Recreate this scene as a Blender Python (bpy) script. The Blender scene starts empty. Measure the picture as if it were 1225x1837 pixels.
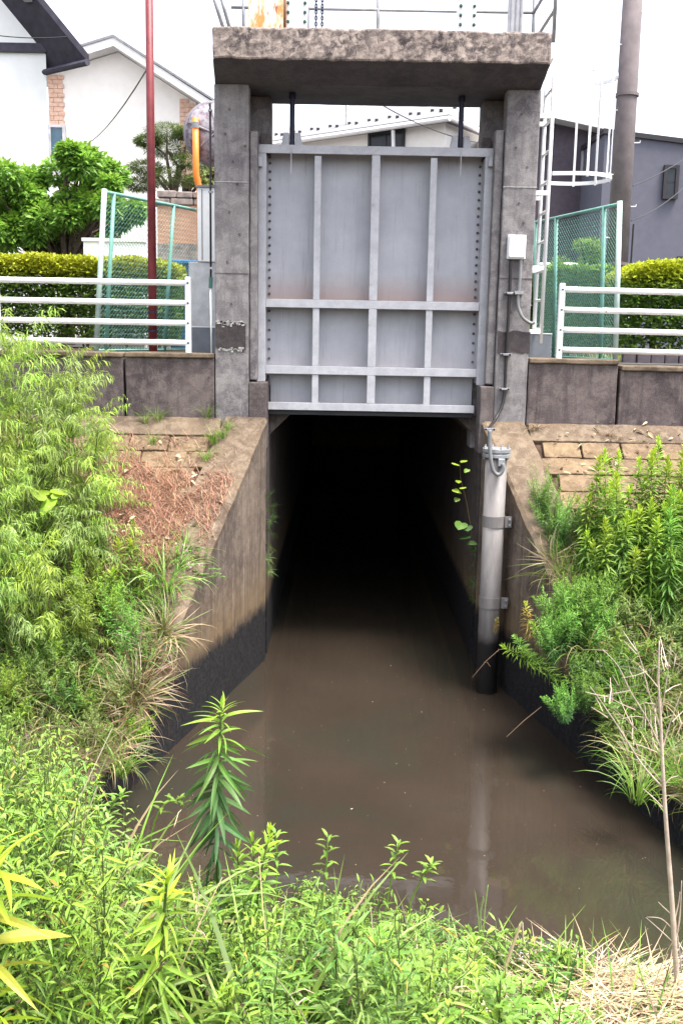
import bpy, math, random
import numpy as np
from mathutils import Vector, Matrix, noise as mnoise
rnd = random.Random(7); RNG = np.random.default_rng(7)
scene = bpy.context.scene; COL = scene.collection
rad = math.radians

# ---------------------------------------------------------------- camera, sky, sun, exposure
PW, PH, FPX = 1225., 1837., 1800.
CAM = Vector((0, 0, 3.5))
cam_rot = Matrix.Rotation(rad(80), 3, 'X') @ Matrix.Rotation(0.018, 3, 'Z')
cd = bpy.data.cameras.new('camera'); cam = bpy.data.objects.new('camera', cd); COL.objects.link(cam)
cam.matrix_world = Matrix.Translation(CAM) @ cam_rot.to_4x4()
cd.sensor_fit = 'VERTICAL'; cd.sensor_height = 36; cd.sensor_width = 24
cd.lens = FPX / PH * 36; cd.clip_start = .05; cd.clip_end = 2000
scene.camera = cam
SUN_DIR = Vector((.28, -.20, .94)).normalized()
world = bpy.data.worlds.new('World'); scene.world = world; world.use_nodes = True
wt = world.node_tree; wt.nodes.clear()
sky = wt.nodes.new('ShaderNodeTexSky'); sky.sky_type = 'NISHITA'; sky.sun_disc = False
sky.sun_elevation = math.asin(SUN_DIR.z); sky.sun_rotation = math.atan2(SUN_DIR.x, SUN_DIR.y)
sky.air_density = 1.0; sky.dust_density = 4.0; sky.ozone_density = 1.0
hs = wt.nodes.new('ShaderNodeHueSaturation'); hs.inputs['Saturation'].default_value = .42
bg = wt.nodes.new('ShaderNodeBackground'); bg.inputs['Strength'].default_value = .135
wo = wt.nodes.new('ShaderNodeOutputWorld')
wt.links.new(sky.outputs[0], hs.inputs['Color']); wt.links.new(hs.outputs[0], bg.inputs[0]); wt.links.new(bg.outputs[0], wo.inputs[0])
sd = bpy.data.lights.new('sun', 'SUN'); sd.energy = 2.0; sd.angle = rad(22); sd.color = (1, .95, .88)
sun = bpy.data.objects.new('sun', sd); COL.objects.link(sun)
sun.rotation_euler = SUN_DIR.to_track_quat('Z', 'Y').to_euler(); sun.location = (4, -4, 12)
vs = scene.view_settings; vs.view_transform = 'Standard'; vs.look = 'None'; vs.gamma = 1; vs.use_curve_mapping = False
vs.exposure = 2.05

# ---------------------------------------------------------------- pixel -> place
def ray(px, py): return cam_rot @ Vector(((px - PW/2)/FPX, -(py - PH/2)/FPX, -1))
def at(px, py, Y):
    d = ray(px, py); return CAM + d*((Y - CAM.y)/d.y)
def atz(px, py, z):
    d = ray(px, py); return CAM + d*((z - CAM.z)/d.z)
Z0, SL = 2.62, .70                                       # bank slope: z = Z0 - SL*(10.5-Y)
def on_slope(px, py):
    d = ray(px, py); t = (Z0 - SL*10.5 - CAM.z)/(d.z - SL*d.y); return CAM + d*t
def slope_z(Y): return max(.36, Z0 - SL*(10.5 - Y))

# ---------------------------------------------------------------- materials
class N:
    def __init__(s, name):
        s.m = bpy.data.materials.new(name); s.m.use_nodes = True; s.t = s.m.node_tree; s.t.nodes.clear()
        s.out = s.t.nodes.new('ShaderNodeOutputMaterial')
    def n(s, typ, ins=None, **kw):
        o = s.t.nodes.new('ShaderNode' + typ)
        for k, v in kw.items(): setattr(o, k, v)
        for k, v in (ins or {}).items(): s.put(o.inputs[k], v)
        return o
    def put(s, sock, v):
        if isinstance(v, bpy.types.NodeSocket): s.t.links.new(v, sock)
        else:
            if sock.type == 'RGBA' and len(v) == 3: v = (*v, 1)
            sock.default_value = v
    def pos(s): return s.n('NewGeometry').outputs['Position']
    def objc(s): return s.n('TexCoord').outputs['Object']
    def noise(s, scale, detail=5, rough=.6, vec=None, stretch=None, dist=0):
        v = vec or s.pos()
        if stretch: v = s.n('Mapping', {'Vector': v, 'Scale': stretch}).outputs[0]
        return s.n('TexNoise', {'Vector': v, 'Scale': scale, 'Detail': detail, 'Roughness': rough, 'Distortion': dist}).outputs['Fac']
    def ramp(s, fac, a, b, ca=0., cb=1.):
        return s.n('MapRange', {'Value': fac, 'From Min': a, 'From Max': b, 'To Min': ca, 'To Max': cb}).outputs[0]
    def mix(s, f, a, b, mode='MIX'):
        o = s.n('Mix', data_type='RGBA', blend_type=mode); s.put(o.inputs[0], f); s.put(o.inputs[6], a); s.put(o.inputs[7], b); return o.outputs[2]
    def math(s, op, a, b=0., c=None):
        o = s.n('Math', operation=op); s.put(o.inputs[0], a); s.put(o.inputs[1], b)
        if c is not None: s.put(o.inputs[2], c)
        return o.outputs[0]
    def bump(s, h, strength=.3, dist=.01):
        return s.n('Bump', {'Height': h, 'Strength': strength, 'Distance': dist}).outputs[0]
    def z(s):
        return s.n('SeparateXYZ', {0: s.pos()}).outputs[2]
    def done(s, color, rough=.8, metal=0., normal=None, spec=.4, **kw):
        p = s.n('BsdfPrincipled', {'Base Color': color, 'Roughness': rough, 'Metallic': metal, 'Specular IOR Level': spec, **kw})
        if normal is not None: s.put(p.inputs['Normal'], normal)
        s.t.links.new(p.outputs[0], s.out.inputs[0]); return s.m

def m_plain(name, c, rough=.6, metal=0., var=.15, scale=6, bump=.1, spec=.4):
    s = N(name); f = s.noise(scale, 6)
    c2 = tuple(x*(1 - 2*var) for x in c); c3 = tuple(min(1, x*(1 + var)) for x in c)
    return s.done(s.mix(s.ramp(f, .3, .7), c2, c3), rough, metal, s.bump(s.noise(scale*9, 3), bump, .004), spec)

def m_concrete(name, base, dark, light, mottle=.5, streak=.5, fine=1., tide=False, scale=3.):
    s = N(name)
    big = s.noise(scale*.5, 6, .65); med = s.noise(scale*3, 7, .7, dist=.4); fin = s.noise(scale*28, 4, .7)
    st = s.noise(scale*1.6, 5, .65, stretch=(3.2, 3.2, .25))
    c = s.mix(s.ramp(big, .38, .62), dark, base)
    c = s.mix(s.math('MULTIPLY', s.ramp(med, .44, .6), mottle), c, light)
    c = s.mix(s.math('MULTIPLY', s.ramp(st, .5, .66), streak), c, dark)
    c = s.mix(s.math('MULTIPLY', s.ramp(fin, .5, .75), .45*fine), c, tuple(x*.5 for x in dark))
    c = s.mix(s.math('MULTIPLY', s.ramp(fin, .5, .28), .25*fine), c, tuple(min(1, x*1.35) for x in light))
    h = s.math('ADD', s.math('MULTIPLY', med, .6), s.math('MULTIPLY', fin, .5))
    if tide:
        zz = s.math('ADD', s.z(), s.math('MULTIPLY', s.math('SUBTRACT', s.noise(5, 7, .75), .5), .30))
        zz = s.math('ADD', zz, s.math('MULTIPLY', s.math('SUBTRACT', s.noise(26, 4, .7, stretch=(1, 1, .3)), .5), .10))
        k = s.ramp(zz, .70, .56)
        algae = s.mix(s.ramp(s.noise(30, 4, .7), .45, .7), (.008, .008, .010), (.03, .027, .027))
        damp = s.mix(s.math('MULTIPLY', s.ramp(zz, 1.25, .72), .7), c, (.15, .10, .05))
        drip = s.noise(3, 6, .7, stretch=(7, 7, .2)); damp = s.mix(s.math('MULTIPLY', s.ramp(drip, .53, .62), .55), damp, (.045, .035, .03)); dr2 = s.noise(4, 6, .7, stretch=(6, 6, .22), vec=None); damp = s.mix(s.math('MULTIPLY', s.ramp(dr2, .60, .68), .5), damp, (.32, .28, .24))
        c = s.mix(k, damp, algae)
    return s.done(c, .88, 0., s.bump(h, .55, .012), .25)

M = {}
M['slab'] = m_concrete('lichened_concrete', (.175, .14, .125), (.045, .035, .04), (.40, .33, .285), .85, .2, 1.4, scale=5)
M['column'] = m_concrete('grey_concrete', (.215, .20, .20), (.11, .098, .106), (.33, .31, .30), .5, .55)
M['wall'] = m_concrete('dark_wall_concrete', (.115, .09, .088), (.048, .037, .041), (.21, .175, .16), .45, .6)
M['wing'] = m_concrete('wing_wall_concrete', (.165, .125, .095), (.08, .06, .05), (.26, .21, .17), .4, .6, tide=True)
M['coping'] = m_concrete('coping_concrete', (.145, .105, .07), (.07, .048, .034), (.23, .18, .13), .5, .1)
M['plinth'] = m_concrete('plinth_concrete', (.13, .11, .105), (.07, .055, .055), (.2, .17, .16), .4, .5)
M['patch'] = m_concrete('dark_mortar', (.052, .042, .045), (.035, .03, .032), (.1, .085, .08), .35, .2)
M['lime'] = m_plain('lime_deposit', (.42, .40, .39), .9, 0, .2, 30, .4)
M['soffit_concrete'] = m_concrete('shade_painted_concrete', (.095, .088, .105), (.06, .055, .07), (.15, .14, .15), .35, .2)  # shade under the deck painted in: darker, bluer concrete for the haunch
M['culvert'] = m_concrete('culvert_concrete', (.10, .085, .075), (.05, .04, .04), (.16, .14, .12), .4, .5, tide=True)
M['block'] = m_concrete('paving_concrete', (.17, .118, .066), (.085, .055, .036), (.26, .19, .12), .5, .0, 1.2, scale=4)
M['kerbblock'] = m_plain('blue_grey_concrete', (.17, .19, .22), .85, 0, .1, 8, .3)
M['soil'] = m_plain('soil', (.07, .045, .032), .95, 0, .4, 14, .8, .1)
M['road'] = m_plain('asphalt', (.06, .06, .06), .9, 0, .2, 20, .4)

s = N('gate_steel')                                         # grey paint with tan dust above the girders
zz = s.z(); big = s.noise(2.2, 6, .65); st = s.noise(5, 5, .6, stretch=(3, 3, .15)); fin = s.noise(70, 3)
c = s.mix(s.ramp(big, .35, .65), (.365, .37, .41), (.445, .45, .485))
c = s.mix(s.math('MULTIPLY', s.ramp(st, .52, .7), .22), c, (.21, .20, .22))
def band(z0, z1, k):
    w = s.math('ADD', zz, s.math('MULTIPLY', s.math('SUBTRACT', s.noise(3, 5), .5), .16))
    return s.math('MULTIPLY', s.math('MULTIPLY', s.ramp(w, z1, z0), s.math('GREATER_THAN', zz, z0 - .02)), k)
c = s.mix(band(3.80, 4.16, .95), c, (.33, .225, .185)); c = s.mix(band(3.12, 3.38, .4), c, (.36, .30, .28)); c = s.mix(band(2.74, 2.9, .4), c, (.34, .30, .29))
c = s.mix(s.math('MULTIPLY', s.ramp(fin, .58, .72), .2), c, (.18, .17, .18))
run = s.noise(7, 6, .7, stretch=(5, 5, .18)); c = s.mix(s.math('MULTIPLY', s.ramp(run, .60, .70), .45), c, (.17, .12, .10)); run2 = s.noise(11, 6, .7, stretch=(4, 4, .15)); c = s.mix(s.math('MULTIPLY', s.ramp(run2, .62, .72), .4), c, (.46, .45, .46))
M['gate'] = s.done(c, .55, .15, s.bump(s.noise(9, 3), .12, .004), .4)
s = N('girder_steel'); fin = s.noise(40, 5, .7); st = s.noise(8, 5, .7)
c = s.mix(s.ramp(st, .35, .65), (.36, .36, .39), (.46, .46, .49)); c = s.mix(s.math('MULTIPLY', s.ramp(fin, .55, .7), .35), c, (.55, .52, .5)); c = s.mix(s.math('MULTIPLY', s.ramp(s.noise(6, 7, .75), .60, .70), .5), c, (.22, .16, .13))
M['girder'] = s.done(c, .55, .15, s.bump(fin, .1, .003))
M['rubber'] = m_plain('black_rubber', (.02, .02, .022), .7)
M['darksteel'] = m_plain('dark_steel', (.025, .025, .05), .45, .4)
M['galv'] = m_plain('galvanised_steel', (.30, .305, .32), .45, .35, .15, 12)
M['white'] = m_plain('white_paint', (.80, .81, .82), .35, 0, .04, 10, .05)
s = N('rail_paint'); f = s.noise(7, 6, .75); g_ = s.noise(11, 6, .7, stretch=(.3, 1, 1)); c = s.mix(s.math('MULTIPLY', s.ramp(g_, .45, .66), .5), (.80, .81, .82), (.42, .40, .36)); c = s.mix(s.ramp(f, .655, .68), c, (.34, .12, .05))
M['rail'] = s.done(c, .35, 0., s.bump(s.noise(40, 3), .05, .002))
M['box'] = m_plain('box_plastic', (.68, .69, .70), .45, 0, .04, 10)
M['red'] = m_plain('red_oxide_paint', (.17, .025, .03), .5, 0, .22, 8)
M['orange'] = m_plain('orange_paint', (.85, .22, .03), .45, 0, .06)
M['green'] = m_plain('green_fence_paint', (.16, .36, .30), .5, 0, .15)
M['palegreen'] = m_plain('faded_green_paint', (.42, .55, .50), .5, 0, .15)
M['mesh'] = m_plain('green_wire', (.13, .30, .25), .5, 0, .1)
M['bolt'] = m_plain('bolt_green', (.03, .10, .08), .5)
M['pipe'] = m_plain('grey_pipe', (.33, .315, .31), .6, .1, .22, 5, .2)
s = N('wet_pipe'); zz = s.math('ADD', s.z(), s.math('MULTIPLY', s.math('SUBTRACT', s.noise(14, 5), .5), .12))
c = s.mix(s.ramp(s.noise(4, 6, .7, stretch=(2, 2, .4)), .35, .65), (.135, .122, .12), (.22, .205, .20))
c = s.mix(s.ramp(zz, .62, .50), c, (.02, .018, .018)); M['pipe'] = s.done(c, .6, .1, s.bump(s.noise(30, 3), .1, .003))
M['conduit'] = m_plain('grey_conduit', (.19, .19, .195), .5)
M['cable'] = m_plain('black_cable', (.02, .017, .018), .5)
M['pole'] = m_plain('pole_concrete', (.15, .125, .13), .85, 0, .15, 5, .3)
M['housewhite'] = m_plain('white_render', (.78, .78, .78), .9, 0, .03, 4)
M['cream'] = m_plain('cream_render', (.76, .72, .68), .9, 0, .03, 4)
M['tile'] = m_plain('peach_tile', (.62, .40, .30), .8, 0, .14, 12)
M['soffit'] = m_plain('dark_timber', (.045, .04, .06), .7, 0, .2)
M['purlin'] = m_plain('grey_timber', (.2, .19, .22), .8)
M['roofslate'] = m_plain('grey_roof', (.20, .20, .215), .8, 0, .1, 8)
M['roofedge'] = m_plain('roof_trim', (.66, .64, .63), .6, 0, .05)
M['brownwall'] = m_plain('dark_brown_cladding', (.07, .055, .072), .7, 0, .12, 9)
M['greywall'] = m_plain('grey_render', (.105, .105, .135), .85, 0, .05, 6)
M['glass'] = m_plain('window_glass', (.025, .03, .04), .15, 0, .1, 2, 0, .3)
M['blueglass'] = m_plain('blue_window_glass', (.06, .12, .17), .12, 0, .15, 2, 0, .6)
M['alu'] = m_plain('dark_window_frame', (.022, .02, .024), .5)
M['silver'] = m_plain('silver_window_frame', (.5, .5, .52), .4, .3)
M['terracotta'] = m_plain('terracotta_render', (.42, .23, .15), .9, 0, .12, 5)
M['gstone'] = m_plain('garden_stone', (.26, .21, .19), .9, 0, .25, 9, .5)
M['tarp'] = m_plain('blue_sheet', (.03, .12, .26), .6)
M['bark'] = m_plain('bark', (.10, .075, .055), .95, 0, .3, 16, .7)
M['deadwood'] = m_plain('dead_stem', (.42, .34, .27), .9, 0, .2, 20, .4)
M['brick'] = m_plain('edging_brick', (.09, .075, .085), .9, 0, .2, 10, .4)
M['tyre'] = m_plain('tyre', (.02, .02, .02), .8)
s = N('rusty_paint'); f = s.noise(9, 7, .75, stretch=(1, 1, .35)); c = s.mix(s.ramp(f, .44, .56), (.75, .62, .5), (.62, .24, .07))
c = s.mix(s.ramp(s.noise(22, 6, .7, stretch=(1, 1, .3)), .58, .66), c, (.28, .10, .05)); M['rust'] = s.done(c, .7, 0., s.bump(f, .3, .004))
s = N('mirror_back'); f = s.noise(14, 6, .7); c = s.mix(s.ramp(f, .45, .6), (.30, .28, .31), (.12, .09, .11)); M['mirrorback'] = s.done(c, .5, .2, s.bump(f, .2, .004))
s = N('murky_water')                                        # silty water, smooth with faint ripples
f1 = s.noise(1.5, 4, .55); f2 = s.noise(14, 3, .6); f3 = s.noise(.8, 4)
c = s.mix(s.ramp(f3, .3, .7), (.028, .0208, .0155), (.036, .0275, .0205)); c = s.mix(s.math('MULTIPLY', s.ramp(s.noise(.55, 4, .6, dist=.6), .48, .62), .5), c, (.022, .026, .018))
h = s.math('ADD', f1, s.math('MULTIPLY', f2, .10))
M['water'] = s.done(c, .035, 0., s.bump(h, .09, .03), .5, IOR=1.6)
M['speck'] = m_plain('pale_floating_bits', (.30, .26, .22), .9)

s = N('leaf')                                               # leaf colour is carried by each leaf
a = s.n('Attribute', attribute_name='tint').outputs['Color']; oi = s.n('ObjectInfo').outputs['Random']
hsv = s.n('HueSaturation', {'Hue': s.ramp(oi, 0, 1, .488, .512), 'Saturation': 1., 'Value': s.ramp(oi, 0, 1, .82, 1.2), 'Color': a}).outputs[0]
p = s.n('BsdfPrincipled', {'Base Color': hsv, 'Roughness': .45, 'Specular IOR Level': .4})
tr = s.n('BsdfTranslucent', {'Color': s.mix(.35, hsv, (1., 1., .35), 'MULTIPLY')})
tr.inputs[0].default_value = (.2, .3, .05, 1); s.put(tr.inputs[0], hsv)
mx = s.n('MixShader', {0: .38, 1: p.outputs[0], 2: tr.outputs[0]}); s.t.links.new(mx.outputs[0], s.out.inputs[0]); M['leaf'] = s.m
s = N('straw'); a = s.n('Attribute', attribute_name='tint').outputs['Color']; M['straw'] = s.done(a, .85)

# ---------------------------------------------------------------- meshes
class MB:
    def __init__(s): s.v = []; s.f = []
    def add(s, vs, fs):
        b = len(s.v); s.v += [tuple(v) for v in vs]; s.f += [tuple(b + i for i in f) for f in fs]; return s
    def box(s, x0, x1, y0, y1, z0, z1):
        v = [(x, y, z) for z in (z0, z1) for y in (y0, y1) for x in (x0, x1)]
        return s.add(v, [(0, 2, 3, 1), (4, 5, 7, 6), (0, 1, 5, 4), (2, 6, 7, 3), (0, 4, 6, 2), (1, 3, 7, 5)])
    def hexa(s, v):                                         # 4 bottom, 4 top, counter-clockwise
        return s.add(v, [(3, 2, 1, 0), (4, 5, 6, 7), (0, 1, 5, 4), (1, 2, 6, 5), (2, 3, 7, 6), (3, 0, 4, 7)])
    def obox(s, c, ux, uy, uz):                             # oriented box from half-vectors
        c, ux, uy, uz = map(Vector, (c, ux, uy, uz))
        return s.hexa([c - ux - uy - uz, c + ux - uy - uz, c + ux + uy - uz, c - ux + uy - uz, c - ux - uy + uz, c + ux - uy + uz, c + ux + uy + uz, c - ux + uy + uz])
    def tube(s, pts, r, n=8, r1=None, cap=True):
        pts = [Vector(p) for p in pts]; m = len(pts); vs, fs = [], []; up = None
        for i, p in enumerate(pts):
            d = (pts[min(i + 1, m - 1)] - pts[max(i - 1, 0)]).normalized()
            if up is None: up = Vector((0, 0, 1)) if abs(d.z) < .9 else Vector((1, 0, 0))
            a = d.cross(up).normalized(); b = a.cross(d).normalized(); up = b
            rr = r if r1 is None else r + (r1 - r)*i/(m - 1)
            vs += [p + (a*math.cos(2*math.pi*k/n) + b*math.sin(2*math.pi*k/n))*rr for k in range(n)]
        for i in range(m - 1):
            for k in range(n): fs.append((i*n + k, i*n + (k + 1) % n, (i + 1)*n + (k + 1) % n, (i + 1)*n + k))
        if cap: fs += [tuple(range(n))[::-1], tuple((m - 1)*n + k for k in range(n))]
        return s.add(vs, fs)
    def lathe(s, base, axis, prof, n=20):                   # prof: (distance along axis, radius)
        axis = Vector(axis).normalized(); base = Vector(base)
        a = axis.cross(Vector((1, 0, 0)) if abs(axis.x) < .8 else Vector((0, 1, 0))).normalized(); b = axis.cross(a)
        vs, fs = [], []
        for d, r in prof: vs += [base + axis*d + (a*math.cos(2*math.pi*k/n) + b*math.sin(2*math.pi*k/n))*max(r, 1e-4) for k in range(n)]
        for i in range(len(prof) - 1):
            for k in range(n): fs.append((i*n + k, i*n + (k + 1) % n, (i + 1)*n + (k + 1) % n, (i + 1)*n + k))
        fs += [tuple(range(n))[::-1], tuple((len(prof) - 1)*n + k for k in range(n))]
        return s.add(vs, fs)
    def prism(s, poly, ext):
        n = len(poly); ext = Vector(ext); vs = [Vector(p) for p in poly]; vs += [v + ext for v in vs]
        return s.add(vs, [tuple(range(n))[::-1], tuple(range(n, 2*n))] + [(i, (i + 1) % n, n + (i + 1) % n, n + i) for i in range(n)])
    def obj(s, name, mat, parent=None, smooth=False, bevel=0., sub=0, rough=0.):
        me = bpy.data.meshes.new(name); me.from_pydata(s.v, [], s.f); me.validate()
        import bmesh
        bm = bmesh.new(); bm.from_mesh(me)
        if sub:
            for _ in range(12):
                es = [e for e in bm.edges if e.calc_length() > sub]
                if not es: break
                bmesh.ops.subdivide_edges(bm, edges=es, cuts=1, use_grid_fill=True)
        bmesh.ops.recalc_face_normals(bm, faces=bm.faces)
        if rough:
            for v in bm.verts:
                q = v.co*5.5; d = mnoise.noise_vector(q)*rough + mnoise.noise_vector(q*4.1)*rough*.5
                v.co += d
        bm.to_mesh(me); bm.free()
        if smooth: me.polygons.foreach_set('use_smooth', [True]*len(me.polygons))
        me.materials.append(M[mat] if isinstance(mat, str) else mat)
        o = bpy.data.objects.new(name, me); COL.objects.link(o); o.parent = parent
        if bevel:
            b = o.modifiers.new('bevel', 'BEVEL'); b.width = bevel; b.segments = 2; b.limit_method = 'ANGLE'
        return o

def tag(o, label=None, cat=None, group=None, kind=None):
    for k, v in (('label', label), ('category', cat), ('group', group), ('kind', kind)):
        if v: o[k] = v
    return o
def thing(name, label, cat, loc, group=None):
    """an Empty at the base; parts are built in world coordinates and parented with the inverse offset"""
    o = bpy.data.objects.new(name, None); COL.objects.link(o); o.location = loc; o.empty_display_size = .1
    return tag(o, label, cat, group)
def part(mb, name, mat, parent, label=None, kind=None, **kw):
    o = mb.obj(name, mat, None, **kw); o.parent = parent
    root = parent
    while root.parent: root = root.parent
    if parent is root and parent.type == 'EMPTY': o.matrix_parent_inverse = Matrix.Translation(-Vector(root.location))
    return tag(o, label, None, None, kind)
def B(*a): return MB().box(*a)
def struct(mb, name, mat, **kw): return tag(mb.obj(name, mat, **kw), kind='structure')

# ================================================================ THE SETTING
XL0, XR0 = -.80, 1.46
def wl(Y): return XL0 - .25*(10.5 - Y)                       # inner faces of the wing walls
def wr(Y): return XR0 + .24*(10.5 - Y)
# water
g = MB(); nx, ny = 2, 2
g.add([(-14, 2.2, 0), (16, 2.2, 0), (16, 10.6, 0), (-14, 10.6, 0)], [(0, 1, 2, 3)])
g.add([(XL0 - .1, 10.6, 0), (XR0 + .1, 10.6, 0), (XR0 + .1, 26, 0), (XL0 - .1, 26, 0)], [(0, 1, 2, 3)])
struct(g, 'water', 'water')
struct(B(-14, 16, 2.0, 10.45, -1.4, -.9), 'canal_bed', 'soil')
# land behind the wall, out to the horizon
TX0, TX1 = -1.335, 1.90
g = MB()
def sheet(g, x0, x1, y0, y1, z): g.add([(x0, y0, z), (x1, y0, z), (x1, y1, z), (x0, y1, z)], [(0, 1, 2, 3)])
sheet(g, -300, 300, 11.9, 600, 3.25); sheet(g, -300, TX0, 10.95, 11.9, 3.25); sheet(g, TX1, 300, 10.95, 11.9, 3.25)
struct(g, 'ground', 'road')
g = MB(); sheet(g, -40, TX0 - .05, 12.2, 15.5, 3.256); sheet(g, TX1 + .05, 40, 11.6, 15.5, 3.256); struct(g, 'planting_bed', 'soil')
# far bank slopes (soil under paving blocks)
def bank(name, inner, sgn):
    g = MB(); ys = np.linspace(10.5, 4.6, 46); us = np.concatenate([np.linspace(0, 3.4, 24), np.linspace(3.9, 12, 8)])
    vs = []
    for y in ys:
        for u in us:
            x = inner(y) + sgn*(.12 + u)
            d = min(1, max(0, (10.2 - y)/1.6))
            vs.append((x, y, slope_z(y) - .035 + d*.10*mnoise.noise(Vector((x*1.3, y*1.3, 3))) - (.06 if u == 0 else 0)))
    n = len(us); fs = [(i*n + j, i*n + j + 1, (i + 1)*n + j + 1, (i + 1)*n + j) for i in range(len(ys) - 1) for j in range(n - 1)]
    g.add(vs, fs); return struct(g, name, 'soil', smooth=True)
bankL = bank('bank_slope', wl, -1); bankR = bank('bank_slope', wr, 1)
# near bank
def nz(x, y):
    cr = 2.75 - .10*x + .06*math.sin(3*x + 1)
    z = 1.86 - .10*y + .05*mnoise.noise(Vector((x*2.1, y*2.1, 0)))
    if y > cr: z -= 1.15*(y - cr) + .25*(y - cr)**2
    return z
g = MB(); xs = np.linspace(-8, 8, 81); ys = np.linspace(-6, 4.4, 53)
g.add([(x, y, nz(x, y)) for y in ys for x in xs], [(i*81 + j, i*81 + j + 1, (i + 1)*81 + j + 1, (i + 1)*81 + j) for i in range(52) for j in range(80)])
struct(g, 'near_bank', 'soil', smooth=True)
g = MB(); sheet(g, -300, 300, -300, -5.9, 2.3); struct(g, 'ground', 'soil')
# culvert
cv = tag(bpy.data.objects.new('culvert', None), kind='structure'); COL.objects.link(cv)
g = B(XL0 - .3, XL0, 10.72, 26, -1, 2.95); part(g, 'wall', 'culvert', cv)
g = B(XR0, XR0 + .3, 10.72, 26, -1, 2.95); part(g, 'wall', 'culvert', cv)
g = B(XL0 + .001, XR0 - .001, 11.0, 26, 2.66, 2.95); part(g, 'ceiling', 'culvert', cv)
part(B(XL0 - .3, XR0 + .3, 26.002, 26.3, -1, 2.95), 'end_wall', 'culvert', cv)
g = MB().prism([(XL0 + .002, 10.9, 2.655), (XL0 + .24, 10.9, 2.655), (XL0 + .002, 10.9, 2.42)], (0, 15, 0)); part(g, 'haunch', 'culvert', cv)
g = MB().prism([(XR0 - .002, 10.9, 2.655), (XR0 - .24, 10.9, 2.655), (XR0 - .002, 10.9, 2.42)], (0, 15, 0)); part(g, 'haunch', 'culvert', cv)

# ---------------------------------------------------------------- retaining walls with their panels
def rwall(name, label, panels):
    t = thing(name, label, 'wall', (panels[0][0], 10.7, 2.6))
    for x0, x1, zt in panels:
        part(B(x0, x1, 10.5, 10.95, 2.3, zt - .05), 'panel', 'wall', t, bevel=.012, sub=.12, rough=.006)
        part(B(x0, x1, 10.47, 10.97, zt - .052, zt), 'cap', 'coping', t, bevel=.012, sub=.12, rough=.006)
    return t
rwall('retaining_wall', 'dark weathered concrete wall left of the sluice tower below the guard rail', [(-2.265, -1.345, 3.29), (-4.4, -2.29, 3.285), (-9, -4.42, 3.28)])
rwall('retaining_wall', 'dark weathered concrete wall right of the sluice tower with a stepped joint', [(1.91, 2.835, 3.30), (2.862, 5.0, 3.24), (5.02, 9, 3.24)])

# ---------------------------------------------------------------- wing walls
def wing(label, inner, sgn):
    t = thing('wing_wall', label, 'wing wall', (inner(10.5), 10.5, 0))
    ys = np.linspace(10.494, 4.6, 40); W = .40; g = MB(); vs = []
    zt = lambda y: slope_z(y) + .015
    for y in ys: vs += [(inner(y), y, -1), (inner(y), y, max(-.3, zt(y) - .06)), (inner(y) + sgn*W, y, max(-.3, zt(y) - .06)), (inner(y) + sgn*W, y, -1)]
    fs = [(i*4 + k, i*4 + (k + 1) % 4, (i + 1)*4 + (k + 1) % 4, (i + 1)*4 + k) for i in range(len(ys) - 1) for k in range(4)]
    fs += [(0, 1, 2, 3), tuple(len(vs) - 4 + k for k in range(4))]
    g.add(vs, fs); part(g, 'wall_face', 'wing', t, sub=.14, rough=.006)
    g = MB(); vs = []
    for y in ys: vs += [(inner(y) - sgn*.012, y, max(-.299, zt(y) - .062)), (inner(y) - sgn*.012, y, zt(y) - .02), (inner(y) + sgn*.02, y, zt(y) + .01), (inner(y) + sgn*(W + .02), y, zt(y) + .01), (inner(y) + sgn*(W + .02), y, max(-.299, zt(y) - .062))]
    fs = [(i*5 + k, i*5 + (k + 1) % 5, (i + 1)*5 + (k + 1) % 5, (i + 1)*5 + k) for i in range(len(ys) - 1) for k in range(5)]
    fs += [(0, 1, 2, 3, 4), tuple(len(vs) - 5 + k for k in range(5))]
    g.add(vs, fs); part(g, 'coping', 'coping', t, sub=.14, rough=.008)
    return t
wing('brown sloping concrete wing wall on the left side of the channel', wl, -1)
wing('grey sloping concrete wing wall on the right behind the standing pipe', wr, 1)

# paving blocks on both slopes: each block a piece of its slope
su = Vector((0, -math.cos(math.atan(SL)), -math.sin(math.atan(SL)))); sn = Vector((0, -math.sin(math.atan(SL)), math.cos(math.atan(SL))))
def paving(parent, inner, sgn, rows, cols):
    variants = []
    for k in range(4):
        r = random.Random(k); g = MB().obox((0, 0, 0), (.194 + r.uniform(-.006, .004), 0, 0), (0, .114, 0), (0, 0, .05))
        o = g.obj('paving_block', 'block', None, bevel=.01, sub=.1, rough=.008); variants.append(o)
    first = set()
    for r in range(rows):
        for cidx in range(cols):
            dist = .30 + .245*r + .12
            y = 10.5 + su.y*dist; x = inner(y) + sgn*(.48 + .2 + .40*cidx - (.2 if r % 2 else 0)) 
            if r % 2 and cidx == 0: x += sgn*.12
            z = slope_z(y)
            k = rnd.randrange(4); src = variants[k]
            if k in first: o = src.copy(); COL.objects.link(o)
            else: o = src; first.add(k)
            rot = Matrix((Vector((1, 0, 0)), su*-1, sn)).transposed()
            rot = rot @ Matrix.Rotation(rnd.uniform(-.02, .02), 3, 'Z') @ Matrix.Rotation(rnd.uniform(-.025, .025), 3, 'X')
            o.matrix_world = Matrix.Translation(Vector((x, y, z)) + sn*(-.035 + rnd.uniform(-.008, .010))) @ rot.to_4x4()
            o.parent = parent
    for k, o in enumerate(variants):
        if k not in first: bpy.data.objects.remove(o)
paving(bankL, wl, -1, 7, 6); paving(bankR, wr, 1, 7, 8)
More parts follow.
